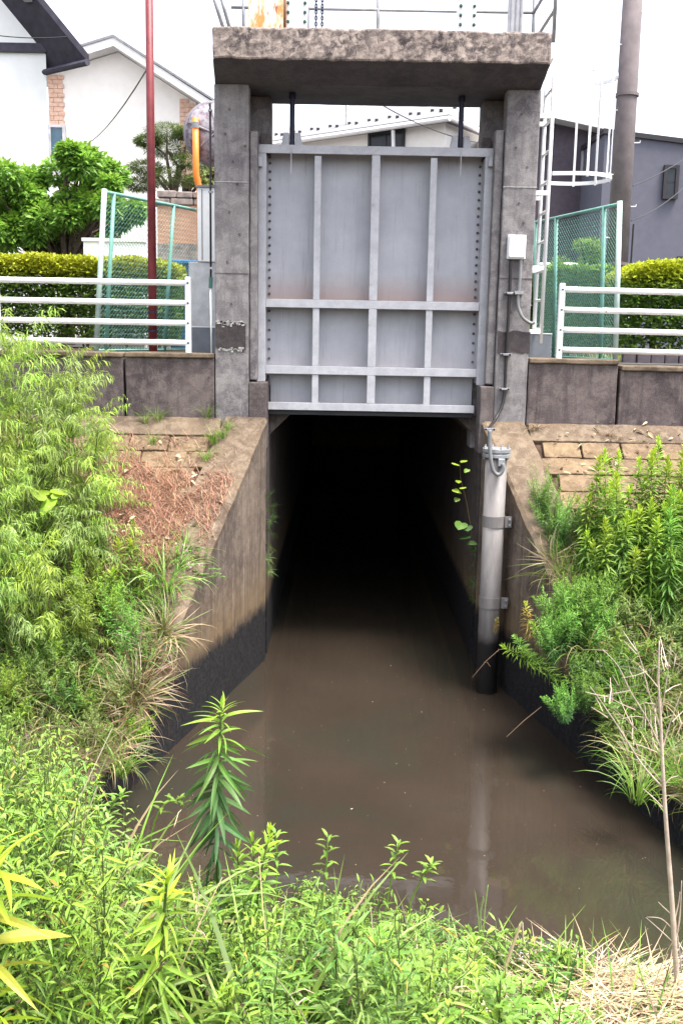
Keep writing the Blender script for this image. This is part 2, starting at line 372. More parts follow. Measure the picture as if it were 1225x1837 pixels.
# flat concrete beam along the wall foot, above the first row of blocks
for par, x0, x1 in ((bankL, -6, wl(10.3) - .42), (bankR, wr(10.3) + .42, 7)):
    c = Vector(((x0 + x1)/2, 10.495, Z0)) + su*.14 - sn*.05
    o = MB().obox(c, ((x1 - x0)/2, 0, 0), su*.14, sn*.062).obj('foot_beam', 'coping', par, bevel=.01, sub=.15, rough=.008)

# ---------------------------------------------------------------- the sluice tower
T = thing('sluice_tower', 'grey concrete portal tower with mottled brown deck slab holding the steel gate', 'sluice tower', (.28, 10.8, 2.3))
GX0, GX1 = -.99, 1.565
def colpart(x0, x1, y0, y1, z0, z1, name, mat='column', **kw): return part(B(x0, x1, y0, y1, z0, z1), name, mat, T, sub=.14, rough=.005, bevel=.012, **kw)
colL = colpart(TX0, GX0, 10.5, 10.70, 2.3, 5.925, 'column'); colR = colpart(GX1, TX1, 10.5, 10.70, 2.3, 5.925, 'column')
colpart(TX0 + .003, -1.05, 10.701, 10.98, 2.3, 5.925, 'column'); colpart(1.62, TX1 - .003, 10.701, 10.98, 2.3, 5.925, 'column')
colpart(TX0, -.81, 10.981, 11.3, 2.3, 5.925, 'rear_post'); colpart(1.395, TX1, 10.981, 11.3, 2.3, 5.925, 'rear_post')
# stub ledges on the rear posts and front guides beside the gate
colpart(-.985, -.905, 10.56, 10.69, 3.02, 5.50, 'guide'); colpart(1.475, 1.56, 10.56, 10.69, 3.02, 5.55, 'guide')
part(B(-.903, -.80, 10.86, 10.978, 5.30, 5.53), 'guide_end', 'plinth', T, bevel=.006); part(B(1.385, 1.472, 10.86, 10.978, 5.30, 5.53), 'guide_end', 'plinth', T, bevel=.006)
part(B(-.988, -.80, 10.497, 10.80, 2.3, 3.0), 'plinth', 'plinth', T, sub=.14, rough=.005, bevel=.012)
part(B(1.42, 1.563, 10.497, 10.80, 2.3, 3.0), 'plinth', 'plinth', T, sub=.14, rough=.005, bevel=.012)
# deck: slab with a sloping haunch to the cross beam
SX0, SX1 = -1.295, 1.895
part(B(SX0, SX1, 10.05, 11.9, 6.045, 6.335), 'deck_slab', 'slab', T, bevel=.02, sub=.07, rough=.013)
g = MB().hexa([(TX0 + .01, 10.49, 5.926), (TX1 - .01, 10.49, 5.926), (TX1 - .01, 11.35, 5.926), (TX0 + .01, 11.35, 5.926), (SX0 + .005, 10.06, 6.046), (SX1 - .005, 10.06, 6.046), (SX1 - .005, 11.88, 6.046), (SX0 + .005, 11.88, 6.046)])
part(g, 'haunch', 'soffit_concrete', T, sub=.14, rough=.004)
for x0, x1 in ((TX0 - .002, GX0 + .002), (GX1 - .002, TX1 + .002)):
    for z in (4.995, 4.10): part(B(x0, x1, 10.4945, 10.51, z - .004, z + .004), 'form_seam', 'lime' if z > 4.5 else 'plinth', T)
# dark repair mortar on both columns with white lime along it
def patch(px0, py0, px1, py1):
    a = at(px0, py0, 10.5); b = at(px1, py1, 10.5)
    n = 9; top = [Vector((a.x + (b.x - a.x)*i/n, 10.492, a.z + rnd.uniform(-.012, .012))) for i in range(n + 1)]
    bot = [Vector((a.x + (b.x - a.x)*i/n, 10.492, b.z + rnd.uniform(-.012, .012))) for i in range(n + 1)]
    part(MB().prism(top + bot[::-1], (0, .02, 0)), 'mortar_patch', 'patch', T)
patch(387, 582, 441, 626); patch(893, 594, 949, 634)
g = MB()
for i in range(70):
    top = i % 3 > 0
    px = rnd.uniform(390, 438); py = (580 if top else 627) + rnd.gauss(0, 2.2)
    c = at(px, py, 10.49); w = rnd.uniform(.008, .025); h = rnd.uniform(.004, .012)
    g.prism([(c.x - w, 10.489, c.z), (c.x - w*.3, 10.489, c.z - h), (c.x + w, 10.489, c.z - h*.4), (c.x + w*.6, 10.489, c.z + h), (c.x - w*.5, 10.489, c.z + h*.7)], (0, .012, 0))
part(g, 'lime_deposit', 'lime', T, kind='stuff')
g = MB()
for px, py in ((412, 196), (404, 240), (440, 262), (418, 290), (426, 330), (412, 380), (430, 420), (408, 470), (415, 545), (935, 205), (925, 265), (945, 300), (930, 365), (938, 400), (915, 560)):
    c = at(px, py, 10.5); g.lathe((c.x, 10.4965, c.z), (0, -1, 0), [(0, .013), (.004, .011), (.002, .007)], 8)
part(g, 'tie_plug', 'plinth', T, kind='stuff')

# ---------------------------------------------------------------- the gate leaf
G = thing('sluice_gate', 'large grey steel sluice gate with ribs hanging closed above the dark opening', 'sluice gate', (.29, 10.8, 2.7))
gx0, gx1, zt, zb = -.920, 1.49, 5.40, 2.70
YF, YS = 10.715, 10.93
zA, zB_, zC = 3.775, 3.085, 2.705                            # lower edges of girders
part(MB().box(-.90, 1.47, YS, YS + .014, 3.06, 5.36).box(-.79, 1.385, YS, YS + .014, 2.72, 3.0601), 'skin_plate', 'gate', G)
def bar(name, x0, x1, z0, z1, y0=YF, y1=None, mat='girder', t=.014):
    g = B(x0, x1, y0, y0 + t, z0, z1)                        # front flange
    if x1 - x0 > z1 - z0: g.box(x0 + .002, x1 - .002, y0 + t, YS, (z0 + z1)/2 - .006, (z0 + z1)/2 + .006)
    else: g.box((x0 + x1)/2 - .006, (x0 + x1)/2 + .006, y0 + t, YS, z0 + .002, z1 - .002)
    return part(g, name, mat, G, bevel=.003)
part(B(gx0, gx1, YF - .004, YF + .012, zt - .085, zt).box(gx0, gx1, YF + .012, YS + .02, zt - .014, zt + .001), 'top_girder', 'girder', G, bevel=.004)
for x0, x1, nm in ((gx0, gx0 + .088, 'side_flange'), (gx1 - .088, gx1, 'side_flange')):
    xi = x1 - .012 if x0 == gx0 else x0
    part(B(x0, x1, YF, YF + .014, 3.0, zt - .086).box(xi, xi + .012, YF + .014, YS, 3.02, zt - .09), nm, 'girder', G, bevel=.004)
xi0, xi1 = gx0 + .09, gx1 - .09
bar('girder', xi0, xi1, zA, zA + .085); bar('girder', xi0, xi1, zB_, zB_ + .085)
part(B(-.80, 1.39, YF, YF + .014, zC, zC + .08).box(-.798, 1.388, YF + .014, YS, zC, zC + .012), 'bottom_girder', 'girder', G, bevel=.003)
part(B(-.795, 1.385, YF + .03, YS + .03, zC - .05, zC - .002), 'bottom_seal', 'rubber', G)
def gxr(px, py): return at(px, py, YF).x
for (xa, w) in ((gxr(569, 400), .068), (gxr(672, 400), .085), (gxr(775, 400), .068)):
    wide = w > .07
    for z0, z1 in ((zA + .087, zt - .087 - (0 if wide else .015)), (zB_ + .087, zA - .002), (zC + .082, zB_ - .002)):
        bar('rib', xa - w/2, xa + w/2, z0, z1, YF + (0 if wide else .012))
g = MB()                                                     # bolt rows inside both side flanges
for x in (gx0 + .112, gx1 - .112):
    for z0, z1, n in ((3.92, 5.25, 17), (3.24, 3.74, 6)):
        for i in range(n):
            z = z0 + (z1 - z0)*i/(n - 1); g.lathe((x, YS, z), (0, -1, 0), [(0, .014), (.012, .014), (.013, .008), (.026, .008)], 6)
part(g, 'bolt_row', 'plinth', G, kind='stuff')
for px in (523, 828):
    x = gxr(px, 240); y0 = 10.83
    rod = MB().tube([(x, y0, 5.40), (x, y0, 6.04)], .026, 12).tube([(x, y0, 5.86), (x, y0, 6.0)], .036, 12)
    part(rod, 'lifting_rod', 'darksteel', G, smooth=False)
    for s_ in (-1, 1):
        gg = MB().prism([(x + s_*.03, y0 - .05, 5.402), (x + s_*.11, y0 - .05, 5.402), (x + s_*.085, y0 - .05, 5.53), (x + s_*.03, y0 - .05, 5.53)], (0, .1, 0))
        part(gg, 'lifting_lug', 'girder', G, bevel=.004)
    part(B(x - .004, x + .004, YF - .016, YF - .006, 5.12, 5.39), 'stop_pin', 'girder', G)
for px in (467, 879):
    c = at(px, 291, YF); part(B(c.x - .022, c.x + .022, YF - .05, YF - .001, c.z - .05, c.z + .045), 'side_stop', 'girder', G, bevel=.006)
part(B(-.975, -.925, 10.73, 10.80, 3.02, 5.30), 'side_seal', 'rubber', G); part(B(1.495, 1.545, 10.73, 10.80, 3.02, 5.30), 'side_seal', 'rubber', G)

# ---------------------------------------------------------------- things on the deck
ZD = 6.34
H_ = thing('hoist_housing', 'rusty orange hoist housing with peeling paint on the left of the deck', 'hoist housing', (-.8, 10.5, ZD))
a = at(445, 30, 10.4).x; b = at(508, 30, 10.4).x
part(B(a, b, 10.4, 10.95, ZD, 7.15), 'casing', 'rust', H_, bevel=.01); part(B(a + .13, b + .02, 10.37, 10.97, ZD - .001, ZD + .04), 'base_plate', 'purlin', H_)
part(B(a - .008, b + .008, 10.39, 10.96, 7.152, 7.19), 'lid', 'rust', H_)
for px, lab in ((532, 'white bolted spindle pedestal beside the rusty housing'), (838, 'white bolted spindle pedestal on the right part of the deck')):
    x = at(px, 30, 10.45).x; P = thing('spindle_pedestal', lab, 'pedestal', (x, 10.5, ZD), 'spindle pedestals on the deck')
    w = .105 if px < 700 else .085
    part(B(x - w, x + w, 10.45, 10.5, ZD + .03, ZD + .62), 'cover_plate', 'white', P, bevel=.03)
    part(B(x - w*.7, x + w*.7, 10.502, 10.95, ZD + .03, ZD + .6), 'body', 'white', P); part(B(x - w - .03, x + w + .03, 10.42, 11, ZD, ZD + .028), 'foot_plate', 'galv', P)
    for sx in (-1, 1):
        for k in range(4):
            part(MB().lathe((x + sx*w*.78, 10.449, ZD + .07 + k*.085), (0, -1, 0), [(0, .017), (.014, .017), (.015, .009), (.03, .009)], 6), 'bolt', 'bolt', P)
    part(MB().lathe((x, 10.449, ZD + .07), (0, -1, 0), [(0, .017), (.014, .017), (.015, .009), (.03, .009)], 6), 'bolt', 'bolt', P)
for px in (567, 578):
    x = at(px, 20, 10.35).x; g = MB()
    for k in range(26):
        z = ZD + .03 + k*.027; c = Vector((x, 10.35, z)); pts = []
        for q in range(9):
            t = 2*math.pi*q/8; dx, dz = .011*math.cos(t), .021*math.sin(t)
            pts.append(c + (Vector((dx, 0, dz)) if k % 2 else Vector((0, dx, dz))))
        g.tube(pts, .0052, 5, cap=False)
    tag(g.obj('hoist_chain', 'darksteel'), 'dark link chain hanging over the deck, ' + ('left one of the pair' if px == 567 else 'right one of the pair'), 'chain', 'pair of hoist chains')
    o = None
R_ = thing('deck_railing', 'thin grey pipe railing along the top of the deck slab', 'railing', (.3, 11.6, ZD))
def rr(pts, r=.017, nm='rail'): return part(MB().tube(pts, r, 8), nm, 'galv', R_, smooth=True)
xl = at(415, 20, 11.6).x; xr = at(957, 20, 11.6).x
for h in (.30, .62, .95): rr([(xl, 11.6, ZD + h), (xr, 11.6, ZD + h)]); rr([(xr, 11.6, ZD + h), (xr, 10.4, ZD + h - .001)])
for px in (437, 552, 678, 822, 957):
    x = at(px, 30, 11.6).x; rr([(x, 11.6, ZD - .002), (x, 11.6, ZD + 1.1)], .019, 'post')
rr([(xr, 10.4, ZD - .002), (xr, 10.4, ZD + 1.1)], .019, 'post')
rr([(xl - .02, 10.35, ZD + .55), (xl + .14, 10.35, ZD)], .017, 'brace'); rr([(xl - .10, 10.35, ZD + .55), (xl + .08, 10.35, ZD)], .017, 'brace')
K = thing('control_post', 'pale ribbed metal post by the right end of the deck', 'control post', (1.75, 11.2, ZD))
x = at(925, 30, 11.2).x
part(B(x - .075, x + .075, 11.2, 11.3, ZD, ZD + .9), 'casing', 'girder', K, bevel=.008)
for dx in (-.05, 0, .05): part(B(x + dx - .006, x + dx + .006, 11.185, 11.199, ZD + .02, ZD + .88), 'rib', 'galv', K)

# ---------------------------------------------------------------- ladder with cage, right of the tower
L = thing('access_ladder', 'white caged steel ladder fixed to the right side of the tower', 'ladder', (2.05, 11, 3.3))
p0a, p0b = at(955, 560, 11.15), at(986, 60, 11.15); p1a, p1b = at(974, 560, 10.75), at(1000, 20, 10.75)
lx = 2.06
ya, yb = 10.72, 11.12
for y, zt_ in ((ya, 6.9), (yb, 6.9)): part(MB().tube([(lx, y, 3.45), (lx, y, zt_)], .021, 8), 'stile', 'white', L, smooth=True)
z = 3.6
while z < 6.3: part(MB().tube([(lx, ya + .01, z), (lx, yb - .01, z)], .015, 6), 'rung', 'white', L, smooth=True); z += .30
for z in (3.55, 4.2, 4.95, 5.7): part(B(1.902, lx - .012, ya - .02, ya + .02, z, z + .045), 'bracket', 'white', L); part(B(1.902, lx - .012, yb - .02, yb + .02, z, z + .045), 'bracket', 'white', L)
cyc = (ya + yb)/2
for z in (5.15, 6.15):
    pts = [(lx + .01, ya - .12, z)] + [(lx + .30 + .38*math.sin(t), cyc - .36*math.cos(t), z) for t in np.linspace(-.15, math.pi + .15, 14)] + [(lx + .01, yb + .12, z)]
    g = MB()
    for p, q in zip(pts[:-1], pts[1:]):
        p, q = Vector(p), Vector(q); d = (q - p)/2; nrm = Vector((d.y, -d.x, 0)).normalized()
        g.obox((p + q)/2, d*1.02, nrm*.004, (0, 0, .019))
    part(g, 'cage_hoop', 'white', L)
for t in (.15, .85, 1.57, 2.3, 2.95):
    q = Vector((lx + .30 + .372*math.sin(t), cyc - .352*math.cos(t), 0)); nrm = Vector((math.sin(t), -math.cos(t), 0)); tg = Vector((math.cos(t), math.sin(t), 0))
    part(MB().obox((q.x, q.y, 5.74), nrm*.003, tg*.012, (0, 0, .62)), 'cage_bar', 'white', L)

# ---------------------------------------------------------------- junction box, cable, conduit
J = thing('junction_box', 'white electrical box fixed to the face of the right concrete column', 'electrical box', (1.72, 10.45, 4.1))
a, b = at(911, 421, 10.44), at(942, 465, 10.44)
part(B(a.x, b.x, 10.44, 10.498, b.z, a.z), 'body', 'box', J, bevel=.006); part(B(a.x + .012, b.x - .012, 10.425, 10.439, b.z + .014, a.z - .012), 'lid', 'box', J, bevel=.005)
for sx in (a.x + .02, b.x - .02):
    for sz in (a.z - .02, b.z + .022): part(MB().lathe((sx, 10.4245, sz), (0, -1, 0), [(0, .005), (.004, .004)], 6), 'screw', 'purlin', J)
def pxpath(pts, Y): return [at(x, y, Y) if not isinstance(Y, list) else None for x, y in pts]
def smoothpath(pts, n=6):
    P = [Vector(p) for p in pts]; out = []
    for i in range(len(P) - 1):
        a, b, c, d = P[max(i - 1, 0)], P[i], P[i + 1], P[min(i + 2, len(P) - 1)]
        for k in range(n):
            t = k/n; out.append(.5*((2*b) + (c - a)*t + (2*a - 5*b + 4*c - d)*t*t + (3*b - a - 3*c + d)*t**3))
    return out + [P[-1]]
Cb = thing('black_cable', 'black cable running from the white box down to the standing pipe', 'cable', (1.7, 10.45, 2.6))
px = [(916, 466), (913, 540), (910, 600), (907, 650), (905, 698), (900, 728), (888, 752), (878, 766), (877, 772)]
yy = [10.47, 10.47, 10.47, 10.47, 10.46, 10.44, 10.36, 10.1, 9.85]
part(MB().tube(smoothpath([at(x, y, Y) for (x, y), Y in zip(px, yy)]), .0165, 7), 'cable', 'cable', Cb, smooth=True)
for (x, y) in ((914, 526), (907, 636), (904, 698), (878, 770)):
    c = at(x, y, 10.455 if y < 760 else 9.86)
    g = B(c.x - .055, c.x + .055, c.y - .012, c.y + (.04 if y < 760 else .01), c.z - .011, c.z + .011); part(g, 'clamp', 'galv', Cb, bevel=.003)
    for sx in (-.04, .04): part(MB().lathe((c.x + sx, c.y - .0125, c.z), (0, -1, 0), [(0, .011), (.01, .011), (.011, .006), (.02, .006)], 6), 'bolt', 'darksteel', Cb)
Cd = thing('grey_conduit', 'grey conduit curving from the white box around the column edge', 'conduit', (1.8, 10.45, 3.5))
px = [(934, 466), (932, 500), (929, 530), (929, 550), (936, 568), (946, 577), (954, 580), (958, 578)]
part(MB().tube(smoothpath([at(x, y, 10.46) for x, y in px]), .017, 8), 'conduit', 'conduit', Cd, smooth=True)
part(B(at(922, 525, 10.45).x, at(938, 525, 10.45).x, 10.435, 10.499, at(930, 528, 10.45).z, at(930, 522, 10.45).z), 'clamp', 'galv', Cd)
Ce = thing('black_conduit', 'thin black drain conduit down the outer edge of the left column', 'conduit', (-1.36, 10.5, 3.3))
x = at(381, 350, 10.52).x - .02
part(MB().tube([(x, 10.54, 4.05), (x, 10.54, 5.75)], .011, 7), 'pipe', 'cable', Ce, smooth=True); part(MB().tube([(x - .004, 10.54, 3.95), (x, 10.54, 4.06)], .02, 8), 'end_cap', 'bolt', Ce)
part(MB().tube([(x + .002, 10.54, 3.25), (x - .004, 10.54, 3.95)], .009, 6), 'lower_pipe', 'box', Ce, smooth=True)
for z in (4.15, 4.9, 5.68): part(B(x - .02, x + .024, 10.522, 10.558, z - .01, z + .01), 'clamp', 'galv', Ce)

# ---------------------------------------------------------------- standing pipe in the water
pc = atz(872, 1240, 0); pX, pY = pc.x - .005, pc.y; zf = at(872, 812, pY).z
Pp = thing('gauge_pipe', 'upright grey steel pipe with flanged cap standing in the water at the right', 'pipe', (pX, pY, -.5))
part(MB().tube([(pX, pY, -.6), (pX, pY, zf)], .104, 28), 'tube', 'pipe', Pp, smooth=True)
part(MB().lathe((pX, pY, zf - .04), (0, 0, 1), [(0, .135), (.035, .135), (.037, .105), (.045, .105), (.047, .135), (.085, .135)], 28), 'flange', 'galv', Pp, bevel=.004)
for k in range(8):
    t = k*math.pi/4 + .2; part(MB().lathe((pX + .119*math.cos(t), pY + .119*math.sin(t), zf - .06), (0, 0, 1), [(0, .012), (.118, .012), (.12, .006), (.135, .006)], 6), 'bolt', 'galv', Pp)
for zc in (at(872, 934, pY).z, at(872, 1075, pY).z - .02):
    part(MB().lathe((pX, pY, zc - .055), (0, 0, 1), [(0, .110), (.11, .110)], 28), 'clamp_band', 'pipe', Pp)
    part(MB().box(pX + .10, pX + .165, pY - .07, pY - .055, zc - .055, zc + .055), 'clamp_ear', 'pipe', Pp, bevel=.004)
    part(MB().box(pX + .10, wr(pY) + .01, pY + .02, pY + .05, zc - .03, zc + .03), 'bracket', 'pipe', Pp)
    for dz in (-.028, .028): part(MB().lathe((pX + .145, pY - .07, zc + dz), (0, -1, 0), [(0, .012), (.012, .012), (.013, .007), (.03, .007)], 6), 'bolt', 'galv', Pp)
Hs = thing('grey_hose', 'grey flexible hose looping from the cable end to the pipe side', 'hose', (pX, pY, 2.3))
px = [(878, 772), (878, 800), (880, 825), (884, 843), (891, 851), (898, 849), (902, 840), (901, 832)]
g = MB().tube(smoothpath([at(x, y, pY - .16) for x, y in px], 8), .019, 8); part(g, 'tube', 'conduit', Hs, smooth=True)
c = at(899, 830, pY - .12); part(B(c.x - .035, c.x + .03, c.y - .03, c.y + .09, c.z - .035, c.z + .04), 'coupling', 'galv', Hs, bevel=.008)

# ---------------------------------------------------------------- guard rails
def guard(label, post_px, Y, far_x, sgn):
    b = at(post_px, 628, Y); t = thing('guard_rail', label, 'guard rail', (b.x, Y, 3.27), 'white pipe guard rails')
    hts = [.735, .53, .325, .12]; ph = .80; z0 = 3.27
    ends = [b.x] + [b.x + sgn*2.0*k for k in range(1, 4) if 2.0*k < abs(far_x - b.x)]
    for i, x in enumerate(ends):
        p = part(B(x - .032, x + .032, Y, Y + .06, z0 - .01, z0 + ph), 'post', 'white', t, bevel=.018)
        for h in hts: 
            q = MB().lathe((x, Y - .001, z0 + h), (0, -1, 0), [(0, .012), (.008, .011), (.012, .005)], 8).obj('bolt', 'bolt', p)
    dz = -.05 if sgn > 0 else 0.0
    for h in hts:
        pts = [(b.x + sgn*.02, Y + .03, z0 + h), (b.x + sgn*.07, Y + .015, z0 + h), (far_x, Y + .015, z0 + h + dz)]
        part(MB().tube(pts, .030, 12), 'rail', 'rail', t, smooth=True)
guard('white four-pipe guard rail on the left wall in front of the red pole', 338, 10.68, -8.5, -1)
guard('white four-pipe guard rail on the right wall with a rust streak', 1003, 10.62, 8.5, 1)

# ---------------------------------------------------------------- chain-link fences
def fence(label, A, Bp, ztop, zbot, lean, posts):
    t = thing('chain_link_fence', label, 'fence', (A.x, A.y, zbot), 'green chain-link fences beside the tower')
    A = Vector((A.x, A.y, 0)); Bv = Vector((Bp.x, Bp.y, 0)); u = Bv - A; Ln = u.length; u.normalize(); h = ztop - zbot
    def P(s_, z): return A + u*s_ + Vector((lean*(z - zbot)/h, 0, z))
    for i, s_ in enumerate(posts):
        part(MB().tube([P(s_*Ln, zbot - .02), P(s_*Ln, ztop + (.03 if i == 0 else 0))], .028 if i < 1 else .022, 10), 'post', 'palegreen' if i == 0 else 'green', t, smooth=True)
    for z, r in ((ztop, .019), (zbot + .03, .012)): part(MB().tube([P(0, z), P(Ln, z)], r, 8), 'rail', 'green', t, smooth=True)
    g = MB(); p = .026; n = int(Ln/p); m = int((h - .05)/p)
    for i in range(n):
        pts = [P(min(Ln, i*p + (p if (k + i) % 2 else 0)), zbot + .04 + k*p) + Vector((0, (.002 if k % 2 else -.002), 0)) for k in range(m + 1)]
        g.tube(pts, .0023, 3, cap=False)
    part(g, 'wire_mesh', 'mesh', t, kind='stuff')
fence('green chain-link fence left of the tower behind the red pole', at(172, 600, 11.05), at(380, 600, 13.0), 4.95, 3.26, .13, [.0, .07, .55, .99])
fence('green chain-link fence right of the tower before the utility pole', at(1106, 600, 11.05), at(958, 600, 12.9), 4.92, 3.26, -.06, [.0, .16, .72, .99])

# ---------------------------------------------------------------- poles, mirror, cabinet, blocks
rp = at(275, 620, 11.0)
Rp = thing('red_pole', 'tall thin dark red steel pole standing behind the left guard rail', 'pole', (rp.x, 11.0, 3.25))
tp = at(268, 0, 11.0); part(MB().tube([(rp.x, 11, 3.25), (rp.x + (tp.x - rp.x)*1.25, 11, 3.25 + (tp.z - 3.25)*1.25)], .046, 14, .038), 'shaft', 'red', Rp, smooth=True)
part(B(rp.x - .10, rp.x + .10, 10.96, 11.12, 3.249, 3.265), 'base_plate', 'red', Rp)
for z in (3.5, 3.7): part(MB().lathe((rp.x, 11, z), (0, 0, 1), [(0, .052), (.02, .052)], 14), 'strap', 'darksteel', Rp)
up, ut = at(1108, 430, 15.5), at(1134, 0, 15.5)
U = thing('utility_pole', 'thick brown-grey concrete utility pole right of the tower with step bolts', 'utility pole', (up.x, 15.5, 3.25))
dx = (ut.x - up.x)/(ut.z - up.z)
def uc(z): return Vector((up.x + dx*(z - up.z), 15.5, z))
part(MB().tube([uc(3.2), uc(10.2)], .170, 24, .128), 'shaft', 'pole', U, smooth=True)
for i in range(14):
    z = 5.0 + .45*i; c = uc(z); s_ = 1 if i % 2 else -1
    part(MB().tube([c + Vector((s_*.13, -.05, 0)), c + Vector((s_*.21, -.08, 0)), c + Vector((s_*.215, -.08, .03))], .009, 6), 'step_bolt', 'white', U)
part(MB().tube([uc(3.3) + Vector((.19, -.06, 0)), uc(5.2) + Vector((.20, -.06, 0))], .014, 6), 'earth_conduit', 'cable', U)
for z in (4.6, 7.0): part(MB().lathe(uc(z), (0, 0, 1), [(0, .172), (.04, .172)], 24), 'strap', 'pole', U)

mc = at(386, 240, 12.6); mb_ = at(352, 335, 12.75)
Mi = thing('traffic_mirror', 'round convex traffic mirror seen from behind on an orange pole', 'traffic mirror', (mb_.x, 12.75, 3.25))
part(MB().lathe((mc.x, 12.60, mc.z), (.25, -1, 0), [(-.02, .36), (0, .36), (.05, .33), (.10, .25), (.13, .12), (.135, .0)], 32), 'mirror_back', 'mirrorback', Mi, smooth=True)
part(MB().lathe((mc.x, 12.6, mc.z), (.25, -1, 0), [(-.03, .355), (-.05, .375), (.012, .375), (.013, .35)], 32), 'rim', 'purlin', Mi, smooth=True)
for a_ in range(6):
    t = a_*math.pi/3 + .3; ax = Vector((.25, -1, 0)).normalized(); uu = ax.cross(Vector((0, 0, 1))).normalized(); d = uu*math.cos(t) + Vector((0, 0, 1))*math.sin(t)
    part(MB().tube([Vector((mc.x, 12.6, mc.z)) + ax*.135 + d*.03, Vector((mc.x, 12.6, mc.z)) + ax*.105 + d*.24, Vector((mc.x, 12.6, mc.z)) + ax*.04 + d*.345], .011, 5), 'stiffener', 'purlin', Mi)
pz = at(350, 222, 12.75).z; px_ = mb_.x
px_ = at(351, 240, 12.4).x
part(MB().tube([Vector((at(359, 352, 12.42).x, 12.42, 3.25)), at(359, 352, 12.42), at(358, 338, 12.42), at(355, 326, 12.41), at(352, 312, 12.40), Vector((px_, 12.40, pz))], .038, 12), 'pole', 'orange', Mi, smooth=True)
part(MB().lathe((px_, 12.40, pz - .12), (0, 0, 1), [(0, .044), (.07, .044)], 12), 'clamp', 'galv', Mi); part(MB().tube([(px_, 12.42, pz - .085), (mc.x - .02, 12.47, pz - .15)], .018, 8), 'arm', 'purlin', Mi)
Cw = thing('white_cabinet', 'narrow white metal cabinet between the fence and the left column', 'cabinet', (-1.6, 12.1, 3.25))
a, b = at(354, 336, 12.1), at(388, 470, 12.1)
part(B(a.x, b.x, 12.1, 12.4, b.z, a.z), 'upper_case', 'white', Cw, bevel=.008); part(B(a.x + .05, a.x + .06, 12.092, 12.099, b.z + .02, a.z - .02), 'door_seam', 'purlin', Cw)
part(B(a.x - .015, b.x, 12.085, 12.42, a.z + .001, a.z + .025), 'top_cap', 'purlin', Cw)
part(B(a.x - .11, b.x, 12.12, 12.45, 3.25, b.z - .003), 'lower_case', 'silver', Cw, bevel=.006)
for p0, p1, lab in (((341, 585), (384, 626), 'blue-grey concrete footing block left of the tower'), ((948, 597), (988, 634), 'blue-grey concrete footing block right of the tower')):
    a, b = at(*p0, 11.0), at(*p1, 11.0)
    x0, x1 = (a.x, TX0 - .004) if a.x < 0 else (TX1 + .004, b.x)
    F_ = thing('footing_block', lab, 'concrete block', ((x0 + x1)/2, 11.0, 3.25)); part(B(x0, x1, 11.0, 11.35, 3.25, a.z - .012), 'block', 'kerbblock', F_, bevel=.008)
    part(B(x0 - .004, x1 + .0, 10.996, 11.354, a.z - .0115, a.z), 'edge_strip', 'white', F_)

# ---------------------------------------------------------------- houses
def window(parent, P, ux, nrm, w, h, frame='alu', glass='glass', mull=1):
    """P lower-left corner on wall, ux along wall, nrm outward"""
    P, ux, nrm = Vector(P), Vector(ux).normalized(), Vector(nrm).normalized(); uz = Vector((0, 0, 1)); t = .035
    f = MB(); c = P + ux*w/2 + uz*h/2 + nrm*.02
    for s_ in (-1, 1):
        f.obox(c + ux*s_*(w/2), ux*t, nrm*.045, uz*(h/2 + t)); f.obox(c + uz*s_*(h/2), ux*(w/2 - t - .001), nrm*.045, uz*t)
    for k in range(mull): f.obox(c + ux*(w*((k + 1)/(mull + 1)) - w/2), ux*.02, nrm*.03, uz*(h/2 - t - .001))
    fo = part(f, 'window', frame, parent)
    part(MB().obox(c, ux*(w/2 - t), nrm*.012, uz*(h/2 - t)), 'pane', glass, parent)
    return fo
ZG = 3.25
# left house with dark eaves (gable end towards us)
Y = 20.
hx = at(86, 200, Y).x; Hl = thing('white_house', 'white rendered house with dark timber eaves at the far left', 'house', (hx - 3, Y, ZG))
zw = at(86, 92, Y).z; e0 = at(82, 0, Y - .55); e1 = at(160, 96, Y - .55); sl = (e1.z - e0.z)/(e1.x - e0.x)
apex_x = hx - 4.5
def rz(x): return e1.z + sl*(x - e1.x)
zsk = rz(hx) - .22
part(MB().prism([(apex_x - 4.5, Y, ZG), (hx, Y, ZG), (hx, Y, zsk), (apex_x, Y, zsk - sl*(hx - apex_x)), (apex_x - 4.5, Y, zsk)], (-9, 7, 0)), 'wall', 'housewhite', Hl)
xr_ = e1.x
part(MB().prism([(apex_x - (xr_ - apex_x), Y - .55, rz(xr_) - .02), (apex_x, Y - .55, rz(apex_x) - .02), (xr_, Y - .55, rz(xr_) - .02), (xr_, Y - .55, rz(xr_) - .17), (apex_x, Y - .55, rz(apex_x) - .17), (apex_x - (xr_ - apex_x), Y - .55, rz(xr_) - .17)], (-11, 8.6, 0)), 'roof', 'soffit', Hl)
for xx in (hx - .15, hx - 1.25, hx - 2.5): part(B(xx - .07, xx + .07, Y - .46, Y - .005, rz(xx) - .40, rz(xx) - .20), 'purlin', 'soffit', Hl); part(B(xx - .071, xx + .071, Y - .64, Y - .461, rz(xx) - .40, rz(xx) - .20), 'purlin_end', 'silver', Hl)
zb_ = at(40, 85, Y - .05).z; part(B(apex_x - 4, hx + .02, Y - .06, Y - .005, zb_ - .08, zb_ + .08), 'tie_beam', 'soffit', Hl)
part(MB().tube([(xr_ + .02, Y - .75, rz(xr_) - .2), (xr_ - 10.5, Y + 7.5, rz(xr_) - .2)], .06, 8), 'gutter', 'soffit', Hl)
